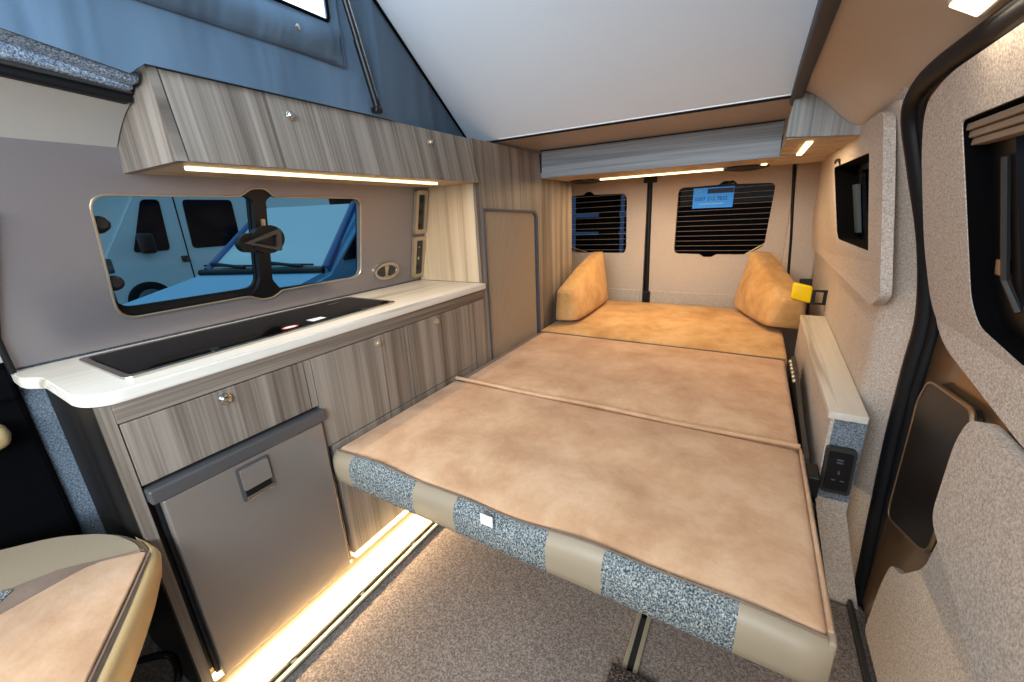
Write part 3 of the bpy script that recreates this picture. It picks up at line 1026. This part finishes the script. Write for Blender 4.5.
# socket panels and the oval emblem plate on the metal wall
def wallpanel(name, label, cat, y0, y1, z0, z1, icons, skew):
    t = thing(name, label, cat, (xl(z0), (y0 + y1) / 2, z0), 'control panels beside the wardrobe')
    out = rpoly([(y0 + skew, z0), (y1 + skew, z0), (y1, z1), (y0, z1)], .012)
    mg = .017
    inn = rpoly([(y0 + skew + mg, z0 + mg), (y1 + skew - mg, z0 + mg), (y1 - mg, z1 - mg), (y0 + mg, z1 - mg)], .006)
    obj('bezel', panel(out, [inn], lambda u, v, w_: (xl(v) + .002 + w_, u, v), .016), M['satin'], t)
    obj('switch_face', panel(inn, [], lambda u, v, w_: (xl(v) + .002 + w_, u, v), .011), M['dark'], t)
    for a, c, r, m in icons:
        yy = (y0 + y1) / 2 + a
        b = panel(ellip(yy, z0 + (z1 - z0) * c, r, r * 1.2, 12), [], lambda u, v, w_: (xl(v) + .0135 + w_, u, v), .002)
        obj('switch_dial', b, m, t)
wallpanel('socket_panel', 'upper of two nickel-framed socket panels beside the wardrobe', 'socket panel', 1.36, 1.432, 1.035, 1.213, [(0, .8, .012, M['black']), (0, .5, .011, M['black']), (0, .2, .010, M['black'])], .006)
wallpanel('switch_panel', 'lower of two nickel-framed panels, just above the worktop', 'switch panel', 1.366, 1.44, .838, 1.022, [(0, .75, .004, M['chrome']), (0, .48, .006, M['chrome']), (0, .25, .010, M['black'])], .008)

t = thing('emblem_plate', 'oval silver emblem plate on the metal wall by the worktop', 'emblem', (xl(.89), 1.222, .86))
obj('plate', panel(ellip(1.222, .892, .068, .036, 36), [], lambda u, v, w_: (xl(v) + .001 + w_, u, v), .004), M['satin'], t)
obj('rim', panel(ellip(1.222, .892, .068, .036, 36), [ellip(1.222, .892, .058, .027, 36)], lambda u, v, w_: (xl(v) + .005 + w_, u, v), .006), M['chrome'], t)
for a in (-1, 1):
    half = [(1.222 + a * .013, .892 + .024)] + [(1.222 + .052 * math.cos(q) * a, .892 + .024 * math.sin(q)) for q in [1.2 - 2.4 * j / 12 for j in range(13)]]
    half.append((1.222 + a * .006, .892 - .018))
    obj('dark_half', panel(half, [], lambda u, v, w_: (xl(v) + .0055 + w_, u, v), .001), M['dark'], t)

# ------------------------------------------------------------------ canvas of the raised roof
XC = -1.008
def cx_(y):
    return XC - .232 * max(0, y - 1.0)
def wob(y, z):
    return .012 * math.sin(9 * y + 3 * z) * math.sin(5 * z - 2) + .006 * math.sin(23 * y - 14 * z)
hole = rpoly([(.25, 1.588), (.835, 1.588), (.84, 1.74), (.25, 1.95)], .01)
t = thing('roof_canvas', 'blue-grey fabric side of the raised roof above the overhead locker', 'canvas', (XC, .6, 1.38))
b = panel([(-.4, 1.51), (.238, 1.398), (.385, 1.372), (.412, 1.3935), (1.64, 1.3935), (1.64, 1.41), (-.4, zr(-.4))], [hole], lambda u, v, w_: (cx_(u) - w_, u, v), .004, cuts_u=(1.0, 1.3))
obj('fabric', b, M['canvas'], t)
b = panel(rpoly([(.22, 1.56), (.865, 1.56), (.87, 1.77), (.22, 2.0)], .01), [hole], lambda u, v, w_: (XC + .006 - w_, u, v), .006)
wf = obj('window_border', b, M['canvas'], t)
b = new()
tube(b, [(XC + .007, u, v) for u, v in hole], .004, 6, closed=True)
obj('zip', b, M['soft_black'], t)
b = panel(rpoly([(.24, 1.58), (.845, 1.58), (.85, 1.76), (.24, 1.97)], .01), [], lambda u, v, w_: (XC - .012 - w_, u, v), 0)
obj('clear_window', b, M['vinyl'], t, label='bright clear vinyl window')
def flap(u, v):
    # hanging flap that bulges forward
    s = max(0, math.sin(PI * min(1, max(0, v))))
    y = .10 + .762 * u
    z = 1.497 + (1.582 - 1.497) * v - .006 * (1 - u)
    return (XC + .006 + (.042 + .012 * math.sin(7 * u)) * s * (.5 + .5 * math.sin(1.6 * u + .8)) * min(1, (1 - u) * 9), y, z)
b = grid(flap, lsp(0, 1, 24), lsp(0, 1, 8), (-.002, 0, 0))
obj('window_flap', b, M['canvas'], t, 60)
b = new()
tube(b, [(XC + .004, -.3, 1.515), (XC + .007, .3, 1.506), (XC + .007, .866, 1.494)], .0018, 5)
tube(b, [(XC + .007, .867, 1.494), (XC + .007, .868, 1.58)], .0018, 5)
obj('seam', b, M['greyedge'], t)
b = new()
lathe(b, [(.007, 0), (.007, .004), (.003, .006)], (XC + .034, .72, 1.535), (1, 0, 0), 12)
obj('press_stud', b, M['chrome'], t)
b = new()
tube(b, [(cx_(y_) + .004, y_, zr(y_) - .005) for y_ in (1.63, 1.3, 1.0, -.4)], .005, 6)
obj('edge_piping', b, M['soft_black'], t)
t = thing('roof_canvas', 'blue-grey fabric side of the raised roof above the sliding door', 'canvas', (.098, .6, 1.4))
obj('fabric', panel([(-.4, 1.415), (1.62, 1.415), (1.62, 1.418), (-.4, zr(-.4))], [], lambda u, v, w_: (.096 + w_, u, v), .004), M['canvas'], t)

t = thing('gas_strut', 'black gas strut holding up the raised roof, in front of the canvas', 'strut', (-.99, .95, 1.4))
b = new()
tube(b, [(-.985, .948, 1.412), (-.985, .905, 1.565)], .0105, 10)
obj('cylinder', b, M['black'], t, 50)
b = new()
tube(b, [(-.985, .907, 1.56), (-.985, .85, 1.765)], .0085, 8)
obj('rod', b, M['black'], t, 50)
b = new()
tube(b, [(-.9745, .944, 1.43), (-.975, .86, 1.735)], .0018, 5)
obj('highlight_rod', b, M['chrome'], t, 50)
obj('foot_bracket', bx((-1.0, .935, 1.396), (-.975, .96, 1.412), .004), M['black'], t)

# ------------------------------------------------------------------ left front: headliner, seal, fleece lip
def rise(y, k=.07):
    return k * max(0, .41 - y)
def hl(u, v):
    x = -1.105 - .152 * v
    z = 1.349 - .079 * v + .010 * math.sin(PI * v)
    return (x, u, z + rise(u, .06) * (1 - v))
b = grid(hl, lsp(-.4, .413, 8), lsp(0, 1, 8), (0, 0, .03))
struct('ceiling_left_lining', b, M['cream'], smooth=60)
b = new()
tube(b, [(-1.257, -.4, 1.272), (-1.257, .411, 1.270)], .005, 6)
struct('trim_12', b, M['soft_black'])
def lift(k, a=0, f=17):
    return lambda u, v, w_, co: co + Vector((a * math.sin(31 * co.y), 0, rise(co.y, k) + a * math.sin(f * co.y + 4 * w_)))
b = roundbox((-1.135, -.4, 1.343), (-1.095, .413, 1.361), .008, (1, 14, 1), lift(.07))
lip = struct('trim_13', b, M['rubber'], smooth=60)
b = roundbox((-1.11, -.4, 1.357), (-1.088, .412, 1.366), .003, (1, 14, 1), lift(.07))
obj('ribbed_edge', b, M['dark'], lip)
b = roundbox((-1.14, -.4, 1.359), (-1.072, .412, 1.383), .011, (2, 30, 1), lift(.10, .002))
roundbox((-1.12, -.4, 1.366), (-1.035, .412, 1.394), .013, (2, 30, 1), lift(.19, .002, 21), bm=b)
struct('trim_14', b, M['fleece'], smooth=60)

# ------------------------------------------------------------------ bed
YA, YB, YC_, YE = .602, 1.199, 1.96, 2.88
XL, XR, ZB, ZT = -.996, .175, .366, .466
bed = thing('sofa_bed', 'wide sofa bed folded flat in tan suede with a patterned front edge', 'bed', (-.41, 1.3, 0))
def crown(amp, seed):
    rnd = random.Random(seed)
    ph = [rnd.uniform(0, 6) for _ in range(6)]
    def fn(u, v, w_, co):
        if w_ > -.2:
            k = max(0, w_) * (1 - abs(u) ** 4) * (1 - abs(v) ** 4)
            co = co + Vector((0, 0, amp * k + .0022 * k * (math.sin(5 * u + ph[0]) + math.sin(7 * v + ph[1]) + math.sin(4 * u + 6 * v + ph[2]))))
        return co
    return fn
obj('seat_cushion', roundbox((XL + .002, YA + .016, ZB + .002), (XR - .002, YB - .004, ZT), .02, (22, 14, 2), crown(.012, 1)), M['suede'], bed, 60)
# patterned front edge: leather and tweed bands
edges = [XL, -.907, -.669, -.539, -.299, -.180, .0485, XR + .002]
prof_f = [(.030, 0), (.006, .002), (-.002, .009), (-.006, .029), (-.008, .057), (-.006, .077), (.001, .089), (.012, .0975), (.024, .101)]
b = new()
for i in range(7):
    n = 6
    for j in range(n):
        xa = edges[i] + (edges[i + 1] - edges[i]) * j / n
        xb = edges[i] + (edges[i + 1] - edges[i]) * (j + 1) / n
        rg = []
        for x in (xa, xb):
            sag = .006 * math.sin(9 * (x + 1)) + .004 * math.sin(21 * x)
            e = min(1, max(0, min(x - XL, XR + .002 - x)) / .02)
            rg.append([b.verts.new((x, YA + p[0] + (1 - e) * .014 * (1 if p[0] < .02 else 0), ZB - .001 + p[1] + sag * .8 * p[1] / .1)) for p in prof_f])
        for q in range(len(prof_f) - 1):
            f = b.faces.new((rg[0][q], rg[1][q], rg[1][q + 1], rg[0][q + 1]))
            f.material_index = i % 2
bmesh.ops.remove_doubles(b, verts=b.verts, dist=.0004)
obj('front_border', b, [M['leather'], M['tweed']], bed, 70, 'beige leather and blue-grey tweed bands')
b = new()
tube(b, [(x, YA + .018, ZT + .0015 + .005 * math.sin(9 * (x + 1)) + .003 * math.sin(21 * x)) for x in lsp(XL + .008, XR - .006, 40)], .0022, 6)
obj('front_piping', b, M['suede_dark'], bed, 60)
b = roundbox((XR - .006, YA + .012, ZB + .002), (XR + .006, YB - .01, ZT - .006), .005, (1, 6, 2))
obj('side_border', b, M['leather'], bed, 60)
b = roundbox((-.455, YA - .0135, ZT - .022), (-.423, YA - .0095, ZT + .004), .001, (1, 1, 1))
obj('care_label', b, M['white'], bed)
b = new()
tube(b, [(x, YB - .006, ZT + .005 + .002 * math.sin(12 * x)) for x in lsp(XL + .01, XR - .004, 30)], .0075, 8)
tube(b, [(XR - .002, y, ZT - .002) for y in lsp(YA + .03, YB, 8)], .004, 6)
obj('seam_piping', b, M['suede'], bed, 60)
obj('back_cushion', roundbox((XL + .03, YB + .008, ZB), (XR, YC_ - .004, ZT), .02, (22, 16, 2), crown(.012, 2)), M['suede'], bed, 60)
b = roundbox((XL + .001, YB + .012, ZB + .01), (XL + .04, YC_ - .01, ZT - .008), .012, (2, 8, 1))
obj('side_band', b, M['suede_dark'], bed, 60)
b = bx((-.94, .75, .32), (.13, 1.93, ZB), .01)
obj('base_board', b, M['black'], bed)
b = bx((-.90, 1.3, .013), (-.86, 1.92, .32), .005)
box(b, (.05, 1.3, .0), (.09, 1.92, .32), .005)
box(b, (-.90, 1.89, .013), (.09, 1.92, .32), .005)
obj('frame', b, M['dark'], bed)
b = prism(rpoly([(1.22, .32), (1.22, .42), (1.45, .445), (1.75, .49), (1.93, .495), (1.94, .45), (1.80, .38), (1.5, .32)], .02), 'x', .190, .203)
hp = obj('hinge_plate', b, M['dark'], bed)
for y in lsp(1.70, 1.92, 5):
    b = new()
    lathe(b, [(.009, 0), (.009, .005), (.005, .008)], (.190, y, .470), (-1, 0, 0), 10)
    obj('hinge_bolt', b, M['satin'], hp)
b = bx((.184, 1.11, .38), (.214, 1.18, .44), .004)
box(b, (.187, 1.09, .27), (.212, 1.16, .38), .006)
obj('catch', b, M['black'], bed)

rc = thing('rear_cushion', 'lamp-tinted tan suede mattress section at the rear, under the bolsters', 'mattress', (-.4, 2.5, .34))
obj('pad', roundbox((XL + .002, YC_ + .004, ZB), (.185, YE, ZT + .004), .022, (22, 18, 2), crown(.012, 3)), M['suede_lamplit'], rc, 60)
b = new()
tube(b, [(x, YC_ + .006, ZT - .006) for x in lsp(-.98, .175, 20)], .005, 6)
obj('piping', b, M['suede_dark'], rc, 60)
b = bx((-.98, 1.97, 0), (.17, 2.88, .365), .004)
tag(obj('rear_platform', b, M['soft_black']), 'black box platform carrying the rear mattress section', 'platform')

def bolster(name, label, M4, h0, h1, L, T, mat):
    """wedge bolster: length L along local x, thickness T along y, height h0 to h1"""
    t = thing(name, label, 'cushion', M4.translation, 'bolster cushions')
    def fn(u, v, w_, co):
        h = h0 + (h1 - h0) * (u + 1) / 2
        k = (1 - u * u) * (1 - w_ * w_)
        y = co.y * (1.0 - .38 * (w_ + 1) / 2) + (.022 * k) * (1 if v > 0 else -1) * abs(v)
        z = (co.z) * h + .010 * (1 - u * u) * w_
        return M4 @ Vector((co.x, y, z))
    b = roundbox((-L / 2, -T / 2, 0), (L / 2, T / 2, 1), .045, (12, 5, 8), fn)
    obj('cover', b, mat, t, 70)
    b = new()
    pts = []
    for s in lsp(-1, 1, 10):
        h = h0 + (h1 - h0) * (s + 1) / 2
        pts.append(M4 @ Vector((s * (L / 2 - .03), -T * .29, h - .004)))
    tube(b, pts, .003, 6)
    obj('seam', b, mat, t, 60)
bolster('bolster_cushion', 'tan suede bolster leaning against the wardrobe end of the rear mattress', Matrix.Translation((-.902, 2.44, .493)) @ Matrix.Rotation(math.radians(91), 4, 'Z') @ Matrix.Rotation(math.radians(-4), 4, 'X'), .17, .34, .66, .15, M['suede_lamplit'])
bolster('bolster_cushion', 'tan suede bolster leaning by the yellow belt buckle on the rear mattress', Matrix.Translation((.10, 2.605, .494)) @ Matrix.Rotation(math.radians(111), 4, 'Z') @ Matrix.Rotation(math.radians(6), 4, 'X'), .15, .34, .52, .19, M['suede_lamplit'])

# ------------------------------------------------------------------ right side shelf, socket, buckle
t = thing('side_box', 'carpeted wheel-arch box with a pale oak top along the right wall', 'side box', (.26, 1.75, 0))
b = prism([(.224, 1.206), (.292, 1.206), (.325, 2.3), (.236, 2.3)], 'z', .30, .567)
obj('box_body', b, M['lining'], t)
def ff(z, x):
    return (.232 + x * .066 + (.30 - min(z, .30)) * .25, 1.205, z)
obj('front_face', grid(ff, [.33, .4, .5, .567], [0, 1], (0, .01, 0)), M['grey_carpet'], t, label='blue-grey carpet facing')
obj('lower_face', grid(ff, [0, .1, .2, .3, .33], [0, 1], (0, .01, 0)), M['lining'], t)
b = prism([(.217, 1.198), (.296, 1.198), (.329, 2.3), (.232, 2.3)], 'z', .567, .586, .0015)
obj('top_board', b, M['laminate'], t)

t = thing('power_socket', 'black twin USB and mains socket on the front of the side box', 'socket', (.258, 1.2, .36))
def smap(u, v, w_):
    return (u + (.49 - v) * .05, 1.202 - w_, v)
obj('surround', panel(rpoly([(.222, .36), (.285, .36), (.289, .493), (.226, .493)], .010), [], smap, .014), M['dark'], t)
obj('face_plate', panel(rpoly([(.229, .372), (.279, .372), (.282, .482), (.232, .482)], .005), [], lambda u, v, w_: smap(u, v, w_ + .0145), .003), M['black'], t)
for u, v, du, dv in ((.2565, .425, .002, .005), (.247, .402, .004, .0018), (.266, .402, .004, .0018), (.256, .462, .0065, .0022), (.256, .454, .0065, .0022)):
    b = panel([(u - du, v - dv), (u + du, v - dv), (u + du, v + dv), (u - du, v + dv)], [], lambda a, c, w_: smap(a, c, w_ + .0175), .0008)
    obj('socket_slot', b, M['mirror_grey'], t)

t = thing('belt_buckle', 'yellow seat belt buckle in a black bracket in the rear right corner', 'belt buckle', (.25, 2.34, .64))
b = roundbox((.189, 2.362, .637), (.271, 2.386, .720), .011, (2, 1, 2), lambda u, v, w_, co: co + Vector((0, 0, -.010 * u)))
obj('buckle', b, M['yellow'], t, 60)
obj('holder', bx((.215, 2.388, .706), (.267, 2.41, .742), .006), M['black'], t)
b = panel(rpoly([(.266, .623), (.333, .623), (.333, .694), (.266, .694)], .003), [rpoly([(.286, .633), (.316, .633), (.316, .684), (.286, .684)], .002)], lambda u, v, w_: (u, 2.37 + w_, v), .010)
obj('bracket', b, M['black'], t)

# ------------------------------------------------------------------ floor rails and painted light spill
b = bx((-1.055, -.2, 0), (-.938, 2.0, .006), .002)  # pale strip added to paint in the plinth light spilling on the floor
tag(obj('floor_light_spill', b, M['ivory']), 'pale strip added for the light spill between the kitchen foot and the seat rail', 'light spill strip')
def rail(name, label, x0, x1, y0, y1):
    t = thing(name, label, 'floor rail', ((x0 + x1) / 2, (y0 + y1) / 2, 0), 'aluminium floor rails')
    wd = x1 - x0
    obj('base', bx((x0, y0, 0), (x1, y1, .004)), M['dark'], t)
    b = bx((x0, y0, .003), (x0 + wd * .3, y1, .012), .0015)
    box(b, (x1 - wd * .3, y0, .003), (x1, y1, .012), .0015)
    obj('side_bars', b, M['alu'], t)
    for y in lsp(y0 + .1, y1 - .1, 9):
        b = new()
        lathe(b, [(wd * .21, 0), (wd * .21, .005)], ((x0 + x1) / 2, y, .004), (0, 0, 1), 14)
        obj('lock_hole', b, M['black'], t)
rail('floor_rail', 'aluminium seat rail in the floor beside the lit kitchen plinth', -.934, -.895, -.2, 2.0)
rail('floor_rail', 'aluminium seat rail in the floor beneath the front edge of the bed', -.162, -.125, .3, 2.0)
b = roundbox((-.185, .585, .012), (-.07, .727, .026), .008, (4, 4, 1))
ci = tag(obj('carpet_offcut', b, M['offcut'], smooth=60), 'small bound carpet offcut lying on the floor rail under the bed', 'carpet piece')
b = new()
tube(b, [(-.18, .590, .019), (-.18, .722, .019), (-.075, .722, .019), (-.075, .590, .019)], .006, 6, closed=True)
obj('binding', b, M['soft_black'], ci)

# ------------------------------------------------------------------ front passenger seat
t = thing('front_seat', 'front seat with beige leather bolsters and tan suede centre', 'seat', (-1.05, -.02, 0))
seat = rpoly([(-1.33, -.06), (-1.246, .031), (-1.192, .105), (-1.093, .168), (-.997, .184), (-.935, .172), (-.724, .037), (-.55, -.08), (-.62, -.45), (-1.25, -.45)], [.05, .05, .06, .06, .05, .03, .03, .03, .04, .04], 5)
b = prism(seat, 'z', .36, .502)
bmesh.ops.recalc_face_normals(b, faces=b.faces)
bmesh.ops.bevel(b, geom=[e for e in b.edges if abs(e.verts[0].co.z - e.verts[1].co.z) < 1e-6], offset=.012, segments=3, affect='EDGES')
for v in b.verts:
    if v.co.z < .45:
        v.co.x = -1.0 + (v.co.x + 1.0) * .86
        v.co.y = -.2 + (v.co.y + .2) * .82
obj('cushion', b, M['leather'], t, 50)
b = prism(rpoly([(-.953, .172), (-1.01, .112), (-1.005, -.01), (-.99, -.40), (-.66, -.40), (-.60, -.05), (-.735, .030)], [.006, .03, .02, .02, .02, .02, .02], 3), 'z', .497, .506, .003)
obj('centre_panel', b, M['suede'], t, 50)
b = prism([(-.965, .172), (-1.05, .072), (-1.075, .004), (-1.08, -.2), (-1.0, -.2), (-1.002, -.01), (-1.007, .110)], 'z', .497, .5045, .001)
obj('dark_stripe', b, M['suede_dark'], t)
b = prism([(-1.075, .004), (-1.058, .018), (-1.04, .0), (-1.045, -.03), (-1.08, -.03)], 'z', .50, .507, .001)
obj('tweed_tab', b, M['tweed'], t)
b = new()
tube(b, [(-.942, .172, .5035), (-.83, .101, .5045), (-.735, .037, .5045), (-.57, -.072, .5045)], .0028, 6)
obj('stitching', b, M['suede_dark'], t)
facing = smooth_path([(-1.03, .178, 0), (-.985, .180, 0), (-.94, .170, 0), (-.84, .113, 0), (-.724, .037, 0), (-.56, -.075, 0)], 5)
fprof = [(0, .500), (.006, .499), (.011, .492), (.013, .478), (.006, .445), (-.012, .40), (-.04, .365)]
nf = len(facing)
def fpt(i, j):
    i, j = int(i), int(j)
    a_, c_ = facing[max(0, i - 1)], facing[min(nf - 1, i + 1)]
    tn = (c_ - a_).normalized()
    nn = Vector((-tn.y, tn.x, 0))
    kf = min(1, i / 8)
    return facing[i] + nn * fprof[j][0] * kf + Vector((0, 0, fprof[j][1]))
b = grid(fpt, range(nf), range(len(fprof)))
obj('side_facing', b, M['tan_leather'], t, 60, 'tan leather facing')
b = bx((-1.13, -.40, 0), (-.80, -.02, .37), .02)
obj('pedestal', b, M['soft_black'], t)
b = new()
tube(b, smooth_path([(-1.20, .06, .125), (-1.135, .135, .13), (-1.095, .168, .128), (-1.05, .166, .122), (-1.022, .148, .11), (-1.01, .10, .10)], 5), .008, 8)
obj('release_lever', b, M['black'], t, 60)

t = thing('seat_armrest', 'tan padded armrest poking in at the left edge beside the black pillar', 'armrest', (-1.33, -.1, .66))
b = roundbox((-1.345, -.25, .676), (-1.285, .112, .735), .026, (2, 6, 1))
obj('pad', b, M['tan_leather'], t, 60)
obj('hinge', bx((-1.364, -.25, .64), (-1.31, -.16, .69), .01), M['black'], t)

# ------------------------------------------------------------------ outside
struct('ground', bx((-40, -30, -.62), (40, 40, -.56)), M['tarmac'])

def vehicle(name, label, cat, loc, rot, prof_pts, width, paint, parts):
    t = thing(name, label, cat, loc)
    R = Matrix.Translation(loc) @ Matrix.Rotation(rot, 4, 'Z')
    def put(nm, bm, mat, sm=None, lb=None):
        for v in bm.verts:
            v.co = R @ v.co
        return obj(nm, bm, mat, t, sm, lb)
    # local: x forward, y left, z up
    b = prism(prof_pts, 'y', -width / 2, width / 2)
    bmesh.ops.recalc_face_normals(b, faces=b.faces)
    bmesh.ops.bevel(b, geom=b.edges[:], offset=.05, segments=2, affect='EDGES')
    put('body', b, paint, 40)
    parts(put)
    return t

# white panel van, nose towards -y, seen through the left window
def van_parts(put):
    W = 1.0
    sd = 1
    # the nose is local +x; the flank facing our window is local +y
    for nm, pl in (('door_window', [(3.84, 1.27), (4.42, 1.27), (4.08, 2.22), (3.80, 2.22)]), ('door_window', [(2.5, 1.27), (3.45, 1.27), (3.42, 2.22), (2.5, 2.22)])):
        put(nm, prism(rpoly(pl, .08), 'y', W - .02, W + .012), M['car_glass'])
    b = new()
    V = [b.verts.new(p) for p in ((4.80, -.86, 1.30), (4.80, .86, 1.30), (4.22, .80, 2.28), (4.22, -.80, 2.28))]
    b.faces.new(V)
    put('windscreen', b, M['car_glass'])
    for x in (4.36, 1.0):
        b = new()
        lathe(b, [(.34, 0), (.36, .05), (.36, .2), (.30, .22), (.22, .20), (.08, .23)], (x, W - .18, .36), (0, 1, 0), 28)
        put('wheel', b, M['rubber'], 40)
        b = new()
        lathe(b, [(.22, 0), (.2, .02), (.06, .035)], (x, W + .03, .36), (0, 1, 0), 20)
        put('wheel_trim', b, M['mirror_grey'], 40)
    b = roundbox((4.74, W - .36, .92), (5.02, W + .012, 1.22), .05, (2, 2, 2))
    put('headlight', b, M['mirror_grey'], 40)
    b = roundbox((4.12, W + .03, 1.24), (4.34, W + .26, 1.62), .06, (2, 2, 2))
    put('wing_mirror', b, M['black'], 40)
    b = roundbox((3.56, W - .01, 1.02), (3.70, W + .05, 1.14), .02, (2, 1, 1))
    put('door_handle', b, M['black'])
    b = bx((3.55, W - .005, .5), (3.57, W + .008, 2.3))
    put('door_gap', b, M['soft_black'])
    put('bumper', roundbox((4.78, -W, .32), (5.06, W, .68), .08, (2, 4, 2)), M['dark'], 40)
van_prof = [(0, .32), (5.0, .32), (5.04, .95), (4.86, 1.25), (4.18, 2.36), (3.9, 2.5), (0, 2.5)]
vehicle('panel_van', 'white panel van parked outside the left window', 'van', (-11, 7.5, -.56), -PI / 2, van_prof, 2.0, M['van_white'], van_parts)

# pale blue car, nearer, nose towards us
def car_parts(put):
    b = new()
    V = [b.verts.new(p) for p in ((1.02, -.70, 1.20), (1.02, .70, 1.20), (.12, .60, 1.85), (.12, -.60, 1.85))]
    b.faces.new(V)
    for v in b.verts:
        v.co += Vector((.02, 0, .02))
    put('windscreen', b, M['screen'])
    for s in (-1, 1):
        b = new()
        tube(b, [(1.06, .74 * s, 1.19), (.12, .63 * s, 1.86)], .05, 8)
        put('windscreen_pillar', b, M['car_pillar'], 50)
    b = new()
    tube(b, [(1.14, -.76, 1.185), (1.14, .76, 1.185)], .035, 8)
    put('scuttle', b, M['black'], 50)
    for y0 in (-.2, .5):
        b = new()
        tube(b, [(1.12, y0, 1.23), (1.03, y0 - .5, 1.27)], .018, 6)
        tube(b, [(1.07, y0 + .1, 1.24), (1.03, y0 - .6, 1.25)], .012, 6)
        put('wiper', b, M['black'], 50)
    for s in (-1, 1):
        b = roundbox((1.98, .45 * s - .2, .80), (2.28, .45 * s + .2, 1.0), .05, (2, 2, 2))
        put('headlight', b, M['mirror_grey'], 40)
        b = new()
        lathe(b, [(.30, 0), (.32, .04), (.32, .18), (.2, .2)], (1.5, .68 * s, .32), (0, s, 0), 24)
        put('wheel', b, M['rubber'], 40)
        b = prism(rpoly([(-.9, 1.25), (.85, 1.25), (.10, 1.78), (-.8, 1.78)], .08), 'y', .66 * s, .815 * s)
        put('side_window', b, M['car_glass'])
car_prof = [(-1.9, .3), (2.2, .3), (2.28, .8), (2.1, 1.0), (1.1, 1.17), (.12, 1.86), (-.9, 1.88), (-1.7, 1.3), (-1.95, 1.05)]
vehicle('parked_car', 'pale blue car parked outside the left window, wipers at rest', 'car', (-4.96, 3.48, -.56), math.radians(-70), car_prof, 1.6, M['car_blue'], car_parts)

# dark shed behind the van and glowing bars added for the light streaks
b = bx((-5.2, 7.5, -.56), (6, 7.8, 9))
struct('wall_shed', b, M['dark_wall'])
for i, x in enumerate((-2.08, -1.44)):
    t = thing('light_streak', 'glowing pale blue bar added for a light streak in the left rear door glass, %s' % ('by the wardrobe' if i == 0 else 'by the door gap'), 'glow_bar', (x, 5.2, -.56), 'light streaks behind the van')
    b = bx((x - .022, 5.18, -.56), (x + .022, 5.22, 2.2), .008)
    obj('upright_streak', b, M['glow_bar'], t)
    b = bx((x - .03, 5.16, 1.02), (x + (.34 if i == 0 else .1), 5.2, 1.07), .005)
    obj('cross_streak', b, M['glow_bar'], t)
    b = bx((x - .03, 5.16, .80), (x + (.34 if i == 0 else .1), 5.2, .84), .005)
    obj('cross_streak', b, M['glow_bar'], t)
b = bx((6.0, -8, -.56), (6.3, 14, 3.6))
struct('wall_yard', b, M['dark_wall'])
b = bx((-18.3, -6, -.56), (-18, 30, 7))
struct('wall_street', b, M['dark_wall'])

# ------------------------------------------------------------------ light
def area(name, loc, rot, sx, sy, power, col, spread=None):
    l = bpy.data.lights.new(name, 'AREA')
    l.shape = 'RECTANGLE'
    l.size = sx
    l.size_y = sy
    l.energy = power
    l.color = col
    if spread:
        l.spread = spread
    o = link(bpy.data.objects.new(name, l))
    o.location = loc
    o.rotation_euler = rot
    return o
WARM = (1, .76, .47)
area('cab_side_fill', (.55, -1.0, 1.35), (math.radians(90), 0, math.radians(58)), .8, .5, 44, (.66, .83, 1))  # cool lamp added on the cab side to brighten the left wall
area('locker_strip_lamp', (-1.0725, .87, 1.215), (0, 0, 0), .008, .8, 1.7, WARM)
area('plinth_strip_lamp', (-.99, .82, .052), (0, math.radians(-48), 0), .014, 1.2, 6.5, WARM)
area('header_strip_lamp', (-.48, 2.3975, 1.261), (0, 0, 0), .64, .012, 7.5, WARM)
area('corner_strip_lamp', (.1125, 1.83, 1.266), (0, 0, 0), .02, .38, 1.2, WARM)
area('ceiling_lamp', (.205, .79, 1.32), (0, math.radians(20), 0), .03, .15, .4, (1, .86, .66))
# area lamp added behind the viewer as soft front fill
area('front_fill', (-.45, -1.3, 1.55), (math.radians(72), 0, 0), 1.5, .9, 30, (.96, .98, 1))
# cool lamp added under the raised roof, aimed up to brighten it
area('roof_fill', (-.45, -.65, 1.75), (math.radians(112), 0, 0), 1.0, .5, 17, (.64, .84, 1))

W = bpy.data.worlds.new('overcast')
bpy.context.scene.world = W
W.use_nodes = True
nt = W.node_tree
bg = nt.nodes['Background']
bg.inputs['Color'].default_value = (.80, .90, 1, 1)
bg.inputs['Strength'].default_value = .75

# ------------------------------------------------------------------ camera
cam = bpy.data.cameras.new('camera')
cam.sensor_width = 36
cam.lens = 403.05 / 1024 * 36
cam.clip_start = .01
co = link(bpy.data.objects.new('camera', cam))
yaw, pitch, roll = -.539057, .304328, .04425
fwd = Vector((math.sin(yaw) * math.cos(pitch), math.cos(yaw) * math.cos(pitch), -math.sin(pitch)))
right = Vector((math.cos(yaw), -math.sin(yaw), 0))
down = fwd.cross(right)
r = right * math.cos(roll) + down * math.sin(roll)
d = fwd.cross(r)
mw = Matrix.Identity(4)
for i in range(3):
    mw[i][0] = r[i]
    mw[i][1] = -d[i]
    mw[i][2] = -fwd[i]
mw[2][3] = 1.10
co.matrix_world = mw
sc = bpy.context.scene
sc.camera = co
sc.view_settings.view_transform = 'Standard'
sc.view_settings.look = 'None'
sc.view_settings.exposure = .16
sc.view_settings.gamma = .9
